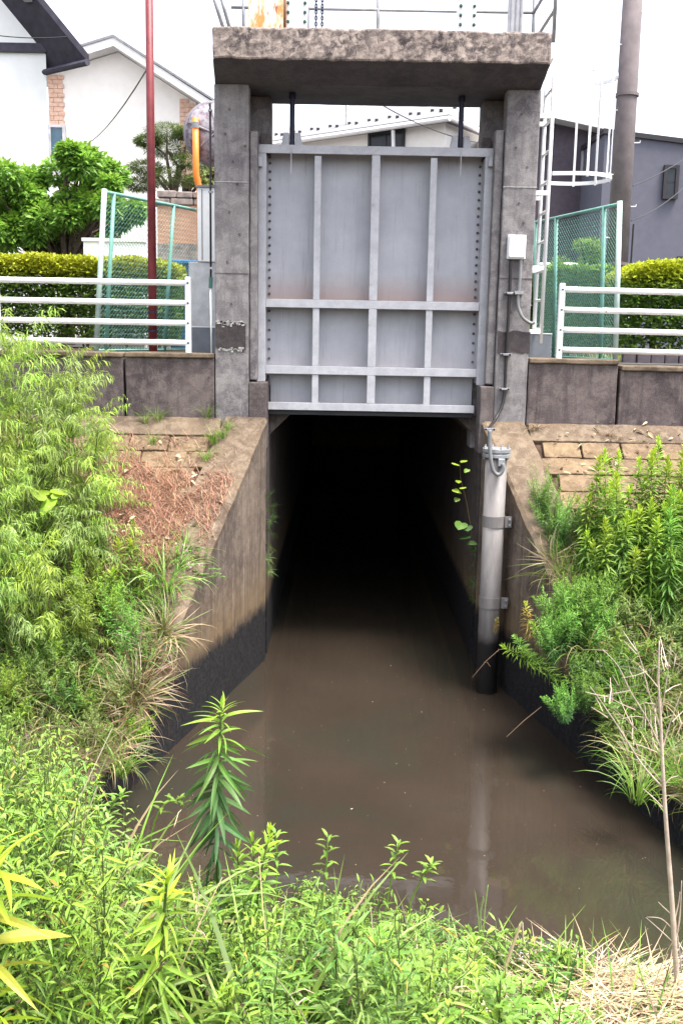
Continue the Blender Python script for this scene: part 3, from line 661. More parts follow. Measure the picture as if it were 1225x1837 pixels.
# cream gabled house behind it
Y = 27.
pk = at(212, 92, Y); lf = at(85, 132, Y); rt = at(372, 196, Y); pr = at(372, 300, Y)
Hc = thing('cream_house', 'pale cream gabled house with peach tiled wall strips behind the bushes', 'house', (pk.x, Y, ZG))
x0w = at(88, 200, Y).x; x1w = at(352, 250, Y).x
slL = (pk.z - lf.z)/(pk.x - lf.x); slR = (pk.z - rt.z)/(rt.x - pk.x)
xe0, xe1 = lf.x - .3, rt.x + .3
def gz(x): return pk.z - (slL*(pk.x - x) if x < pk.x else slR*(x - pk.x))
part(MB().prism([(x0w, Y, ZG), (x1w, Y, ZG), (x1w, Y, gz(x1w) - .02), (pk.x, Y, pk.z - .02), (x0w, Y, gz(x0w) - .02)], (0, 7, 0)), 'wall', 'cream', Hc)
part(MB().prism([(xe0, Y - .5, gz(xe0)), (pk.x, Y - .5, pk.z), (xe1, Y - .5, gz(xe1)), (xe1, Y - .5, gz(xe1) + .2), (pk.x, Y - .5, pk.z + .2), (xe0, Y - .5, gz(xe0) + .2)], (0, 8, 0)), 'roof', 'roofedge', Hc)
part(MB().prism([(xe0 - .05, Y - .53, gz(xe0) + .201), (pk.x, Y - .53, pk.z + .201), (xe1 + .05, Y - .53, gz(xe1) + .201), (xe1 + .05, Y - .53, gz(xe1) + .26), (pk.x, Y - .53, pk.z + .26), (xe0 - .05, Y - .53, gz(xe0) + .26)], (0, 8.1, 0)), 'roof_covering', 'roofslate', Hc)
def tilestrip(x0, x1, z0, z1f):
    nrow = 0; z = z0; tm = None
    while z < z1f((x0 + x1)/2) - .1:
        k = 0; x = x0 - (.12 if nrow % 2 else 0)
        while x < x1:
            a_, b_ = max(x, x0), min(x + .235, x1)
            if b_ - a_ > .05 and z + .10 < z1f((a_ + b_)/2): tiles.append((a_, b_, z))
            x += .245
        z += .11; nrow += 1
tiles = []
tilestrip(at(89, 200, Y).x, at(117, 200, Y).x, at(100, 224, Y).z, lambda x: gz(x) - .05); tilestrip(at(323, 200, Y).x, at(352, 200, Y).x, at(338, 330, Y).z, lambda x: gz(x) - .05)
g = MB()
for (a_, b_, z) in tiles: g.box(a_, b_, Y - .03, Y - .002, z, z + .1)
part(g, 'facing_tiles', 'tile', Hc, kind='stuff')
a = at(89, 290, Y - .05); b = at(117, 227, Y - .05); window(Hc, (a.x + .04, Y - .05, a.z), (1, 0, 0), (0, -1, 0), b.x - a.x - .06, b.z - a.z, 'silver', 'blueglass', 0)
# house seen through the portal: hip roof, one corner towards us
Hp = thing('hip_roof_house', 'pale house with grey hip roof seen through the portal above the gate', 'house', (2, 28, ZG))
cY = 27.; cn = at(806, 205, cY); lY = 32.; le = at(420, 226, lY); rY = 34.; re_ = at(1030, 222, rY)
rg0 = at(650, 181, 34.); rg1 = at(770, 178, 33.)
ez = cn.z
le = Vector((le.x, lY, ez)); re_ = Vector((re_.x, rY, ez)); cnv = Vector((cn.x, cY, ez)); bk = le + re_ - cnv
rA = Vector((rg0.x, 34., rg0.z)); rB = Vector((rg1.x, 33., rg1.z))
rf = MB(); dn = Vector((0, 0, -.12)); V = [cnv, re_, bk, le, rA, rB]
rf.add([*V[:4], rA, rB, *[v + dn for v in V[:4]]], [(0, 3, 4, 5), (0, 5, 1), (1, 5, 4, 2), (2, 4, 3), (0, 1, 7, 6), (1, 2, 8, 7), (2, 3, 9, 8), (3, 0, 6, 9), (6, 7, 8, 9)])
part(rf, 'roof', 'roofslate', Hp)
ctr = (cnv + bk)/2; wv = [ctr + (Vector((v.x, v.y, 0)) - Vector((ctr.x, ctr.y, 0)))*.93 for v in (cnv, re_, bk, le)]
wz = lambda v, z: Vector((v.x, v.y, z))
part(MB().hexa([wz(v, ZG) for v in wv] + [wz(v, ez - .122) for v in wv]), 'wall', 'cream', Hp)
for a_, b_ in ((le, cnv), (cnv, re_)):
    part(MB().tube([a_ + Vector((0, -.08, -.12)), b_ + Vector((0, -.08, -.12))], .07, 8), 'gutter', 'roofedge', Hp)
ul = (cnv - le); 
for k in range(11):
    for jj, row in enumerate((.12, .16)):
        p = le + ul*((k + .3 + .5*jj)/11.) ; up_ = (rA - le).lerp(rB - cnv, 0.5); q = p + up_*row + Vector((0, 0, .03))
        part(B(q.x - .045, q.x + .045, q.y - .05, q.y + .03, q.z - .02, q.z + .05), 'snow_guard', 'alu', Hp)
d_ = (wv[0] - wv[3]); dl = Vector((d_.x, d_.y, 0)); ln = dl.length; dl.normalize(); nr = Vector((dl.y, -dl.x, 0))
# the window just above the gate
wc = wv[0] - d_*.12; wp = at(706, 262, wc.y); zwin = wp.z - .6
sP = wz(wv[3], 0) + dl*(ln*.66); window(Hp, wz(sP, at(730, 243, sP.y).z - .95) + nr*.02, dl, nr, 1.15, .95, 'alu', 'glass', 1)
part(MB().tube([wz(sP + dl*1.0, ez - .2) + nr*.3, wz(sP + dl*1.0, ez - 3) + nr*.1], .05, 8), 'downpipe', 'roofedge', Hp)
# dark brown house behind ladder
Y = 24.; a = at(978, 214, Y); b = at(1096, 240, Y); c = at(990, 470, Y)
Hb = thing('brown_house', 'dark brown clad house behind the ladder with pale roof edge', 'house', (b.x, Y, ZG))
x0, x1 = at(930, 300, Y).x, at(1092, 300, Y).x
def bz(x): return a.z + (b.z - a.z)*(x - a.x)/(b.x - a.x)
part(MB().prism([(x0, Y, ZG), (x1, Y, ZG), (x1, Y, bz(x1) - .05), (x0, Y, bz(x0) - .05)], (0, 6, 0)), 'wall', 'brownwall', Hb)
part(MB().prism([(x0 - .4, Y - .5, bz(x0 - .4) - .049), (x1 + .3, Y - .5, bz(x1 + .3) - .049), (x1 + .3, Y - .5, bz(x1 + .3) + .16), (x0 - .4, Y - .5, bz(x0 - .4) + .16)], (0, 7, 0)), 'roof', 'roofedge', Hb)
for k in range(26): 
    z = ZG + .12*k
    if z > bz(x1) - .3: break
    part(B(x0, x1, Y - .012, Y - .001, z, z + .112), 'cladding_board', 'brownwall', Hb)
a = at(1043, 312, Y - .03); b = at(1077, 268, Y - .03); window(Hb, (a.x, Y - .03, a.z), (1, 0, 0), (0, -1, 0), b.x - a.x, b.z - a.z, 'silver', 'glass', 1)
# grey house right of the pole
Y = 22.; a = at(1085, 240, Y); b = at(1225, 258, Y)
Hg = thing('grey_house', 'plain grey rendered house at the right edge beyond the utility pole', 'house', (b.x, Y, ZG))
x0, x1 = a.x, b.x + 3
sl_ = (b.z - a.z)/(b.x - a.x)
part(MB().prism([(x0, Y, ZG), (x1, Y, ZG), (x1, Y, a.z + sl_*(x1 - x0)), (x0, Y, a.z)], (0, 7, 0)), 'wall', 'greywall', Hg)
part(MB().prism([(x0 - .05, Y - .06, a.z + .002), (x1 + .05, Y - .06, a.z + sl_*(x1 - x0) + .002), (x1 + .05, Y - .06, a.z + sl_*(x1 - x0) + .1), (x0 - .05, Y - .06, a.z + .1)], (0, 7.2, 0)), 'parapet_cap', 'alu', Hg)
a = at(1189, 354, Y - .03); b = at(1214, 300, Y - .03); w_ = window(Hg, (a.x, Y - .03, a.z), (1, 0, 0), (0, -1, 0), b.x - a.x, b.z - a.z, 'alu', 'glass', 0)
zm = (a.z + b.z)/2; part(B(a.x + .04, b.x - .04, Y - .065, Y - .02, zm - .02, zm + .02), 'window_bar', 'alu', Hg)
part(B(at(1213, 470, Y).x, at(1240, 470, Y).x, Y - .05, Y - .002, at(1213, 480, Y).z, at(1213, 460, Y).z), 'vent', 'alu', Hg)
# garden wall behind the left fence
Y = 16.5; a = at(282, 342, Y); b = at(372, 480, Y)
Gw = thing('garden_wall', 'terracotta garden wall topped with rough stone courses behind the left fence', 'wall', (a.x, Y, ZG))
zs = at(300, 368, Y).z
part(B(a.x, b.x + 1.2, Y, Y + .3, at(300, 436, Y).z, zs), 'render', 'terracotta', Gw); part(B(a.x, b.x + 1.2, Y - .02, Y + .32, ZG, at(300, 436, Y).z - .002), 'base', 'gstone', Gw)
for r in range(2):
    x = a.x - (.0 if r else .1)
    while x < b.x + 1.1:
        w = rnd.uniform(.24, .40); hh = (a.z - zs)/2
        part(B(x + .006, x + w - .006, Y - .03 + rnd.uniform(-.012, .012), Y + .33, zs + r*hh + .005, zs + (r + 1)*hh - .004 + rnd.uniform(-.01, .01)), 'stone', 'gstone', Gw, bevel=.015); x += w
Y = 15.2; a = at(110, 432, Y); b = at(258, 500, Y)
Wb = thing('low_white_wall', 'low white block wall under the bush behind the fence', 'wall', (a.x, Y, ZG))
part(B(at(150, 432, Y).x, b.x, Y, Y + .2, ZG, a.z), 'body', 'housewhite', Wb); part(B(at(150, 432, Y).x - .02, b.x + .02, Y - .02, Y + .22, a.z + .001, a.z + .05), 'cap', 'roofedge', Wb)
Y = 14.6; a = at(305, 466, Y); b = at(352, 540, Y)
Bs = thing('blue_container', 'blue plastic storage container behind the left fence', 'container', (a.x, Y, ZG))
part(B(a.x, b.x, Y, Y + .5, ZG, a.z - .06), 'tub', 'tarp', Bs, bevel=.02); part(B(a.x - .03, b.x + .03, Y - .03, Y + .53, a.z - .059, a.z), 'lid', 'tarp', Bs, bevel=.015)
# white car behind the right fence
Y = 17.; cx = at(985, 460, Y).x
Ca = thing('white_car', 'white car roof showing above the hedge behind the right fence', 'car', (cx, Y, ZG))
x0, x1 = cx - 2.6, cx + 1.4
prof = [(x0, .35), (x0 + .03, .8), (x0 + .9, .92), (x0 + 1.6, 1.40), (x0 + 1.9, 1.47), (x1 - 1.0, 1.50), (x1 - .45, 1.40), (x1 - .12, .95), (x1, .85), (x1, .35)]
part(MB().prism([(x, Y, ZG + z) for x, z in prof], (0, 1.6, 0)), 'body', 'white', Ca, bevel=.06)
part(MB().prism([(x0 + 1.15, Y - .012, ZG + .98), (x1 - .3, Y - .012, ZG + .98), (x1 - .6, Y - .012, ZG + 1.34), (x0 + 1.7, Y - .012, ZG + 1.34)], (0, .02, 0)), 'side_window', 'glass', Ca)
for xx in (x0 + .75, x1 - .75):
    w_ = part(MB().lathe((xx, Y + .15, ZG + .31), (0, -1, 0), [(0, .31), (.16, .31), (.18, .27), (.181, .2)], 20), 'wheel', 'tyre', Ca); MB().lathe((xx, Y - .031, ZG + .31), (0, -1, 0), [(0, .19), (.01, .17)], 14).obj('rim', 'galv', w_).matrix_parent_inverse = Matrix()
# planter edging bricks at right
Y = 11.45
Ed = thing('planter_edging', 'row of dark upright edging bricks in front of the right hedge', 'edging', (3.0, Y, ZG))
x = at(1118, 630, Y).x
base = B(0, .148, Y, Y + .09, ZG - .01, ZG + .155)
while x < 8.0:
    part(B(x, x + .150, Y + rnd.uniform(-.012, .012), Y + .09, ZG - .01, ZG + .15 + rnd.uniform(-.012, .012)), 'brick', 'brick', Ed, bevel=.012); x += .157
# overhead wires
def wire(label, p, q, sag, r=.008, name='overhead_wire'):
    p, q = Vector(p), Vector(q); pts = [p.lerp(q, t) - Vector((0, 0, sag*4*t*(1 - t))) for t in np.linspace(0, 1, 14)]
    tag(MB().tube(pts, r, 4).obj(name, 'cable'), label, 'wire')
wire('thin black wire crossing the cream house gable', at(118, 258, 26), at(268, 118, 11.06), .35, .009)
wire('thin grey wire across the white house wall', at(-40, 58, 19), at(120, 66, 19.1), .05, .009)
wire('black wire crossing the hip roof through the portal', at(640, 160, 20), at(900, 262, 22), .2, .010)
wire('upper thin wire from the utility pole across the grey house', uc(5.75) + Vector((.16, -.04, 0)), at(1260, 262, 19), .05, .009)
wire('lower thin wire from the utility pole across the grey house', uc(5.25) + Vector((.17, -.04, 0)), at(1260, 300, 19), .12, .009)
Y = 30; a = at(621, 182, Y)
An = thing('roof_antenna', 'small television antenna above the hip roof ridge', 'antenna', (a.x, Y, 6.2))
part(MB().tube([(a.x, Y, a.z - 1.4), (a.x, Y, a.z + .12)], .02, 6), 'mast', 'galv', An)
for k in range(5): part(MB().tube([(a.x - .25 + .12*k, Y - .15, a.z + .02*k), (a.x - .25 + .12*k, Y + .15, a.z + .02*k)], .014, 5), 'element', 'galv', An)
part(MB().tube([(a.x - .35, Y, a.z), (a.x + .3, Y, a.z + .1)], .014, 5), 'boom', 'galv', An)

# ================================================================ VEGETATION
C_ = dict(mid=(.11, .21, .034), light=(.19, .33, .045), lime=(.275, .42, .042), yellow=(.37, .50, .035), hedgetop=(.47, .52, .03), blue=(.09, .19, .06), dark=(.04, .09, .025),
          pale=(.25, .36, .10), olive=(.15, .18, .045), straw=(.38, .29, .17), beige=(.32, .26, .19), rust=(.17, .075, .042), brown=(.10, .06, .035), gold=(.36, .27, .05), fresh=(.22, .41, .06), stem=(.10, .14, .04), redstem=(.12, .075, .04))
LT = [0, .32, .68, 1.]; LW = [0, .5, .38, 0]
class PB:
    """leaves, stems and blades collected as arrays, with one colour per vertex"""
    def __init__(s): s.V = []; s.F = []; s.C = []; s.n = 0; s.base = []
    def raw(s, v, f, c):
        v = np.asarray(v, float); s.V.append(v); s.C.append(np.broadcast_to(np.asarray(c, float), (len(v), 3)).copy())
        f = np.asarray(f) + s.n; s.F += f.tolist(); s.n += len(v)
    def leaves(s, P, az, el, L, W, droop, roll, col, simple=False, tipcol=None):
        P = np.atleast_2d(np.asarray(P, float)); n = len(P)
        A = lambda x: np.broadcast_to(np.asarray(x, float), (n,)).copy()
        az, el, L, W, droop, roll = map(A, (az, el, L, W, droop, roll)); col = np.broadcast_to(np.asarray(col, float), (n, 3))
        d = np.stack([np.cos(el)*np.cos(az), np.cos(el)*np.sin(az), np.sin(el)], 1)
        sd_ = np.stack([-np.sin(az), np.cos(az), np.zeros(n)], 1); upv = np.cross(d, sd_)
        c, q = np.cos(roll)[:, None], np.sin(roll)[:, None]; side = sd_*c + upv*q; nor = upv*c - sd_*q
        down = np.array([0, 0, -1.])
        def pt(t, w, h): return P + d*(L*t)[:, None] + down*(L*droop*t*t)[:, None] + side*(w*W)[:, None] + nor*(h*W)[:, None]
        if simple:
            vs = np.stack([pt(0, 0, 0), pt(.45, .5, .12), pt(.45, -.5, .12), pt(1, 0, 0)], 1); fs = [(0, 2, 3, 1)]; k = 4
        else:
            vs = np.stack([pt(0, 0, 0), pt(.32, .5, .16), pt(.32, 0, 0), pt(.32, -.5, .16), pt(.68, .38, .12), pt(.68, 0, 0), pt(.68, -.38, .12), pt(1, 0, 0)], 1)
            fs = [(0, 2, 1), (0, 3, 2), (1, 2, 5, 4), (2, 3, 6, 5), (4, 5, 7), (5, 6, 7)]; k = 8
        v = vs.reshape(-1, 3); cc = np.repeat(col, k, 0)
        s.V.append(v); s.C.append(cc); off = s.n + np.arange(n)*k
        for f in fs: s.F += (off[:, None] + np.array(f)[None]).tolist()
        s.n += len(v)
    def tube(s, pts, r0, r1, col, n=4):
        g = MB().tube(pts, r0, n, r1, cap=False); s.raw(g.v, [], col)
        b = s.n - len(g.v); s.F += [[b + i for i in f] for f in g.f]
    def blade(s, p, az, L, lean, w, col, curl=1.0, n=5, twist=0.):
        """a grass blade: rises, then arches over"""
        p = np.asarray(p, float); out = np.array([math.cos(az), math.sin(az), 0]); sd_ = np.array([-out[1], out[0], 0]); vs = []
        q = p.copy(); th = math.pi/2 - lean
        for i in range(n + 1):
            t = i/n; ww = w*(1 - t**2.2)*(.7 + .3*min(1, t*4)) + .0004; s2 = sd_*math.cos(twist*t) + np.array([0, 0, 1])*math.sin(twist*t)
            vs += [q + s2*ww*.5, q - s2*ww*.5]; q = q + (out*math.cos(th) + np.array([0, 0, 1])*math.sin(th))*L/n; th -= curl/n
        s.raw(vs, [(2*i, 2*i + 1, 2*i + 3, 2*i + 2) for i in range(n)], col)
    def mesh(s, name, mat='leaf'):
        me = bpy.data.meshes.new(name); v = np.concatenate(s.V); me.from_pydata(v.tolist(), [], s.F)
        a = me.color_attributes.new('tint', 'FLOAT_COLOR', 'POINT'); c = np.ones((len(v), 4), np.float32); c[:, :3] = np.clip(np.concatenate(s.C), 0, 1); a.data.foreach_set('color', c.ravel())
        me.materials.append(M[mat]); return me
def J(c, amt=.2, r=RNG):
    c = np.array(C_[c] if isinstance(c, str) else c); return c*(1 + r.uniform(-amt, amt))*(1 + r.uniform(-amt*.4, amt*.4, 3))
def JJ(c, n, amt=.22, r=RNG):
    c = np.array(C_[c] if isinstance(c, str) else c); return c*(1 + r.uniform(-amt, amt, (n, 1)))*(1 + r.uniform(-amt*.4, amt*.4, (n, 3)))
def lerp(a, b, t): return np.array(a)*(1 - t) + np.array(b)*t
def stempts(h, r, bend=.08, n=7, lean=(0, 0)):
    a = r.uniform(0, 6.3); k = bend*h; ph = r.uniform(0, 6)
    return [Vector((lean[0]*t + k*math.cos(a)*t*t + .012*h*math.sin(7*t + ph), lean[1]*t + k*math.sin(a)*t*t + .012*h*math.cos(6*t + ph), h*t)) for t in np.linspace(0, 1, n)]
def along(pts, t):
    x = t*(len(pts) - 1); i = min(len(pts) - 2, int(x)); return pts[i].lerp(pts[i + 1], x - i)

def goldenrod_meshes(h, n, L, W, seed, bot='mid', top='yellow', droop=.5, start=.1, bend=.06, lean=(0, 0), tipfrac=.16):
    r = np.random.default_rng(seed); st = PB(); lf = PB(); pts = stempts(h, r, bend, 8, lean)
    st.tube(pts, .0045*(h**.5), .0018, C_['stem'], 5)
    ts = start + (1 - start)*np.linspace(0, 1, n)**.85; P = np.array([along(pts, min(1, t)) for t in ts])
    az = np.arange(n)*2.399 + r.uniform(-.4, .4, n); el = np.interp(ts, [0, .55, .85, 1], [-.45, .05, .55, 1.25]) + r.uniform(-.18, .18, n)
    Ls = L*np.interp(ts, [0, .25, .6, .88, 1], [.75, 1, 1, .75, .35])*r.uniform(.8, 1.15, n)
    cc = np.array([lerp(C_[bot], C_[top], np.clip((t - (1 - tipfrac*2))/(tipfrac*2), 0, 1)**1.1) for t in ts])*r.uniform(.8, 1.2, (n, 1))
    lf.leaves(P, az, el, Ls, W*r.uniform(.8, 1.15, n)*np.interp(ts, [0, .9, 1], [1, 1, .6]), droop*np.interp(ts, [0, .8, 1], [1, .7, .1])*r.uniform(.6, 1.4, n), r.uniform(-.5, .5, n), cc)
    return st.mesh('stem'), lf.mesh('leaves')
def conyza_meshes(h, seed, stems=7, n=150, L=.06, W=.005, bot='blue', top='fresh', spread=.35):
    r = np.random.default_rng(seed); st = PB(); lf = PB()
    for k in range(stems):
        hh = h*r.uniform(.55, 1.0); a = r.uniform(0, 6.3); s_ = spread*r.uniform(.1, 1)
        pts = stempts(hh, r, .05, 6, (s_*math.cos(a), s_*math.sin(a))); st.tube(pts, .003, .0012, C_['stem'], 4)
        ts = np.linspace(.08, 1, n); P = np.array([along(pts, t) for t in ts]); el = np.interp(ts, [0, .7, 1], [-.1, .5, 1.2]) + r.uniform(-.3, .3, n)
        cc = np.array([lerp(C_[bot], C_[top], t**1.6) for t in ts])*r.uniform(.75, 1.25, (n, 1))
        lf.leaves(P, r.uniform(0, 6.3, n), el, L*np.interp(ts, [0, .8, 1], [1, 1, .5])*r.uniform(.7, 1.3, n), W, r.uniform(.1, .7, n), r.uniform(-.8, .8, n), cc, simple=True)
    return st.mesh('stem'), lf.mesh('leaves')
def willow_meshes(h, seed, nb=26, bl=.62, L=.095, W=.0095, bot='light', top='lime'):
    """upright stem with long side shoots; narrow leaves hang off the shoots like combs"""
    r = np.random.default_rng(seed); st = PB(); lf = PB(); pts = stempts(h, r, .12, 8); st.tube(pts, .008, .002, C_['redstem'], 5)
    for k in range(nb + 1):
        t0 = .18 + .82*k/nb; b0 = along(pts, min(t0, .999)); a = r.uniform(0, 6.3) if k < nb else 0; ln = bl*(1.15 - .55*t0)*r.uniform(.7, 1.2); e0 = r.uniform(.5, .9) if k < nb else 1.2
        bp = [b0]; th = e0; sg = ln/7
        for i in range(7): bp.append(bp[-1] + Vector((math.cos(th)*math.cos(a), math.cos(th)*math.sin(a), math.sin(th)))*sg); th -= .17*r.uniform(.6, 1.4)
        st.tube(bp, .0025, .0008, C_['stem'], 3)
        n = int(ln/.0105); ts = np.linspace(.06, 1, n); P = np.array([along(bp, t) for t in ts]); side = np.where(np.arange(n) % 2 == 0, 1, -1)
        az = a + side*r.uniform(.2, 1.5, n); el = r.uniform(-.95, .35, n); P = P + r.normal(0, .006, (n, 3))
        shade = lerp(C_[bot], C_[top], min(1, .25 + .75*t0)*r.uniform(.7, 1.0))
        cc = np.array([lerp(shade, C_['pale'], .6*r.random()) for _ in range(n)])*r.uniform(.8, 1.25, (n, 1))
        lf.leaves(P, az, el, L*np.interp(ts, [0, .7, 1], [.9, 1, .5])*r.uniform(.7, 1.25, n), W*r.uniform(.8, 1.2, n), r.uniform(.25, .9, n), r.uniform(-1, 1, n), cc, simple=True)
    return st.mesh('stem'), lf.mesh('leaves')
def weed_meshes(h, seed, L=.06, W=.011, bot='mid', top='light', nodes=11):
    """branching weed with narrow opposite leaves"""
    r = np.random.default_rng(seed); st = PB(); lf = PB(); pts = stempts(h, r, .10, 7); st.tube(pts, .0035, .0012, C_['stem'], 4)
    def shoot(bp, n, t0, Ls):
        ts = np.linspace(.2, 1, n); P = np.array([along(bp, t) for t in ts]); d = (bp[-1] - bp[0]); a0 = math.atan2(d.y, d.x)
        az = a0 + np.where(np.arange(n) % 2 == 0, 1, -1)*r.uniform(.5, 1.5, n) + np.arange(n)*.6; el = np.interp(ts, [0, 1], [.15, .8]) + r.uniform(-.3, .3, n)
        cc = np.array([lerp(C_[bot], C_[top], np.clip(.1 + .9*t0*t, 0, 1)) for t in ts])*r.uniform(.75, 1.3, (n, 1))
        old = r.random(n); cc[old < .05*(1.2 - t0)] = C_['gold']; cc[old > 1 - .05*(1.2 - t0)] = C_['brown']
        lf.leaves(P, az, el, Ls*np.interp(ts, [0, .6, 1], [1, 1, .5])*r.uniform(.5, 1.4, n), W*Ls/L*r.uniform(.7, 1.3, n), r.uniform(.05, .95, n), r.uniform(-.9, .9, n), cc)
    a = r.uniform(0, 6.3)
    for k in range(nodes):
        t = .15 + .8*k/nodes; b0 = along(pts, t); a += 1.57 + r.uniform(-.3, .3)
        for s_ in (0, math.pi):
            ln = h*.36*(1.1 - t)*r.uniform(.5, 1.2) + .03; th = r.uniform(.6, 1.1); bp = [b0]
            for i in range(4): bp.append(bp[-1] + Vector((math.cos(th)*math.cos(a + s_), math.cos(th)*math.sin(a + s_), math.sin(th)))*ln/4); th += .10
            st.tube(bp, .0018, .0007, C_['stem'], 3); shoot(bp, max(4, int(ln/.016)), t, L)
    shoot(pts[-3:], 8, 1, L*.8)
    return st.mesh('stem'), lf.mesh('leaves')
def mugwort_meshes(h, seed, bot='blue', top='light', nl=16, L=.09):
    r = np.random.default_rng(seed); st = PB(); lf = PB(); pts = stempts(h, r, .08, 6); st.tube(pts, .0035, .0015, C_['stem'], 4)
    for k in range(nl):
        t = .1 + .9*k/nl; p = np.array(along(pts, t)); a = k*2.399; e = np.interp(t, [0, 1], [.05, .95]); l = L*np.interp(t, [0, .6, 1], [1, 1, .5])*r.uniform(.8, 1.2); c = lerp(C_[bot], C_[top], t**1.3)*r.uniform(.8, 1.2)
        d = np.array([math.cos(e)*math.cos(a), math.cos(e)*math.sin(a), math.sin(e)])
        for (f, da, s_) in ((.25, .9, .45), (.25, -.9, .45), (.5, .7, .5), (.5, -.7, .5), (.65, 0, .5), (0, 0, .7)):
            lf.leaves([p + d*l*f], a + da, e - .15, l*s_, l*.16, .25, r.uniform(-.4, .4), c)
    return st.mesh('stem'), lf.mesh('leaves')
def grass_mesh(n, L, w, seed, cols=('mid', 'light'), lean=(.1, .7), curl=(.6, 2.2), rad_=.06, name='grass_tuft'):
    r = np.random.default_rng(seed); g = PB()
    for _ in range(n):
        a = r.uniform(0, 6.3); q = rad_*math.sqrt(r.random()); g.blade((q*math.cos(a), q*math.sin(a), 0), a + r.uniform(-.8, .8), L*r.uniform(.5, 1.15), r.uniform(*lean), w*r.uniform(.7, 1.3), J(cols[r.integers(len(cols))], .25, r), r.uniform(*curl), 6, r.uniform(-1, 1))
    return g.mesh(name)

def plant(name, meshes, loc, rz=0., sc=1., tilt=(0, 0), label=None, cat='plant', group=None, sname='stem', lname='leaves'):
    o = bpy.data.objects.new(name, meshes[0]); COL.objects.link(o); o.location = loc; o.rotation_euler = (tilt[0], tilt[1], rz); o.scale = (sc, sc, sc)
    tag(o, label, cat, group)
    if len(meshes) > 1:
        l = bpy.data.objects.new(lname, meshes[1]); COL.objects.link(l); l.parent = o
    return o
def single(name, me, loc, rz=0., sc=1., tilt=(0, 0), label=None, cat='grass', group=None, kind=None):
    return tag(plant(name, [me], loc, rz, sc, tilt), label, cat, group, kind)

# ---------------------------------------------------------------- hedges, trees behind
def leafcloud(n, centers, radii, L, W, cols, seed, shell=.55, tipup=.0):
    r = np.random.default_rng(seed); centers = np.array(centers); radii = np.array(radii); k = r.integers(0, len(centers), n)
    u = r.normal(size=(n, 3)); u /= np.linalg.norm(u, axis=1)[:, None]; q = u*(shell + (1 - shell)*r.random((n, 1))**.6)
    P = centers[k] + q*radii[k]; g = PB(); cc = np.array([C_[cols[i]] for i in r.integers(0, len(cols), n)])
    hi = np.clip((q[:, 2:3] - .1)*1.4, 0, 1); cc = (cc*(1 - hi*tipup) + np.array(C_['lime'])*hi*tipup)*r.uniform(.7, 1.3, (n, 1))
    az = np.arctan2(u[:, 1], u[:, 0]) + r.uniform(-1, 1, n); el = np.arcsin(u[:, 2])*.6 + r.uniform(-.5, .6, n)
    g.leaves(P, az, el, L*r.uniform(.6, 1.3, n), W*r.uniform(.7, 1.3, n), .2, r.uniform(-1, 1, n), cc, simple=True); return g
def hedge(label, x0, x1, Y0, Y1, ztop, seed, base='mid', topc='hedgetop', n=26000, zb=None, L=.075, W=.040, round_=.0):
    r = np.random.default_rng(seed); t = thing('hedge', label, 'hedge', ((x0 + x1)/2, Y0, ZG)); g = PB(); zb = zb or ZG + .12; H = ztop - zb
    fx = r.random(n); face = r.random(n); x = x0 + (x1 - x0)*fx
    lump = np.array([.05*mnoise.noise(Vector((a*2.3, seed, 0))) + .035*mnoise.noise(Vector((a*6, seed, 3))) for a in x])
    edge = np.minimum(x - x0, x1 - x); lump -= round_*np.clip(.6 - edge, 0, .6)**2
    top = face < .38
    y = np.where(top, r.uniform(Y0, Y1, n), Y0 + .95*r.random(n)**1.5); z = np.where(top, ztop + lump - .22*r.random(n)**1.4, zb + (H + lump)*r.random(n)**.8)
    y = np.where(~top, y + .08*np.array([mnoise.noise(Vector((a*2.1, b*2.5, 9))) for a, b in zip(x, z)]), y)
    hh = (z - zb)/H; young = np.clip((hh - .66)*4.5, 0, 1)[:, None]*(r.random((n, 1))*.5 + .65); young = np.clip(young, 0, 1)
    cc = (np.array(C_[base])*(1 - young) + np.array(C_[topc])*young)*r.uniform(.65, 1.3, (n, 1))
    el = np.where(top, r.uniform(.4, 1.4, n), r.uniform(-.2, .9, n)); az = np.where(top, r.uniform(0, 6.3, n), r.uniform(3.6, 5.8, n))
    keep = (hh > .5) | (r.random(n) < 2)
    g.leaves(np.stack([x, y, z], 1)[keep], az[keep], el[keep], L*r.uniform(.6, 1.3, keep.sum()), W, .2, r.uniform(-1, 1, keep.sum()), cc[keep], simple=True)
    o = bpy.data.objects.new('foliage', g.mesh('foliage')); COL.objects.link(o); o.parent = t; o.matrix_parent_inverse = Matrix.Translation(-Vector(t.location))
    b = MB()
    for i in range(int((x1 - x0)*9)):
        xx = r.uniform(x0, x1); yy = r.uniform(Y0 + .1, Y1 - .05); p = Vector((xx, yy, ZG))
        for j in range(3): b.tube([p, p + Vector((r.uniform(-.08, .08), r.uniform(-.05, .05), H*.45)), p + Vector((r.uniform(-.2, .2), r.uniform(-.12, .12), H*.95))], .011, 4, .004)
    part(b, 'stems', 'bark', t)
    return t
p = at(330, 452, 14.0)
hedge('long clipped hedge with yellow-green top behind the left guard rail', -9.0, at(322, 500, 14.).x, 13.9, 15.0, at(150, 462, 14.).z, 3, n=80000, round_=.35)
hedge('clipped hedge with yellow-green top right of the utility pole', at(1122, 500, 13.).x, 8.5, 13.0, 14.2, at(1170, 466, 13.).z, 4, n=60000, round_=.5)
hedge('soft green hedge behind the right chain-link fence', at(935, 500, 14.2).x, at(1100, 500, 14.2).x, 14.2, 15.0, at(1010, 478, 14.2).z, 5, base='mid', topc='light', n=26000)
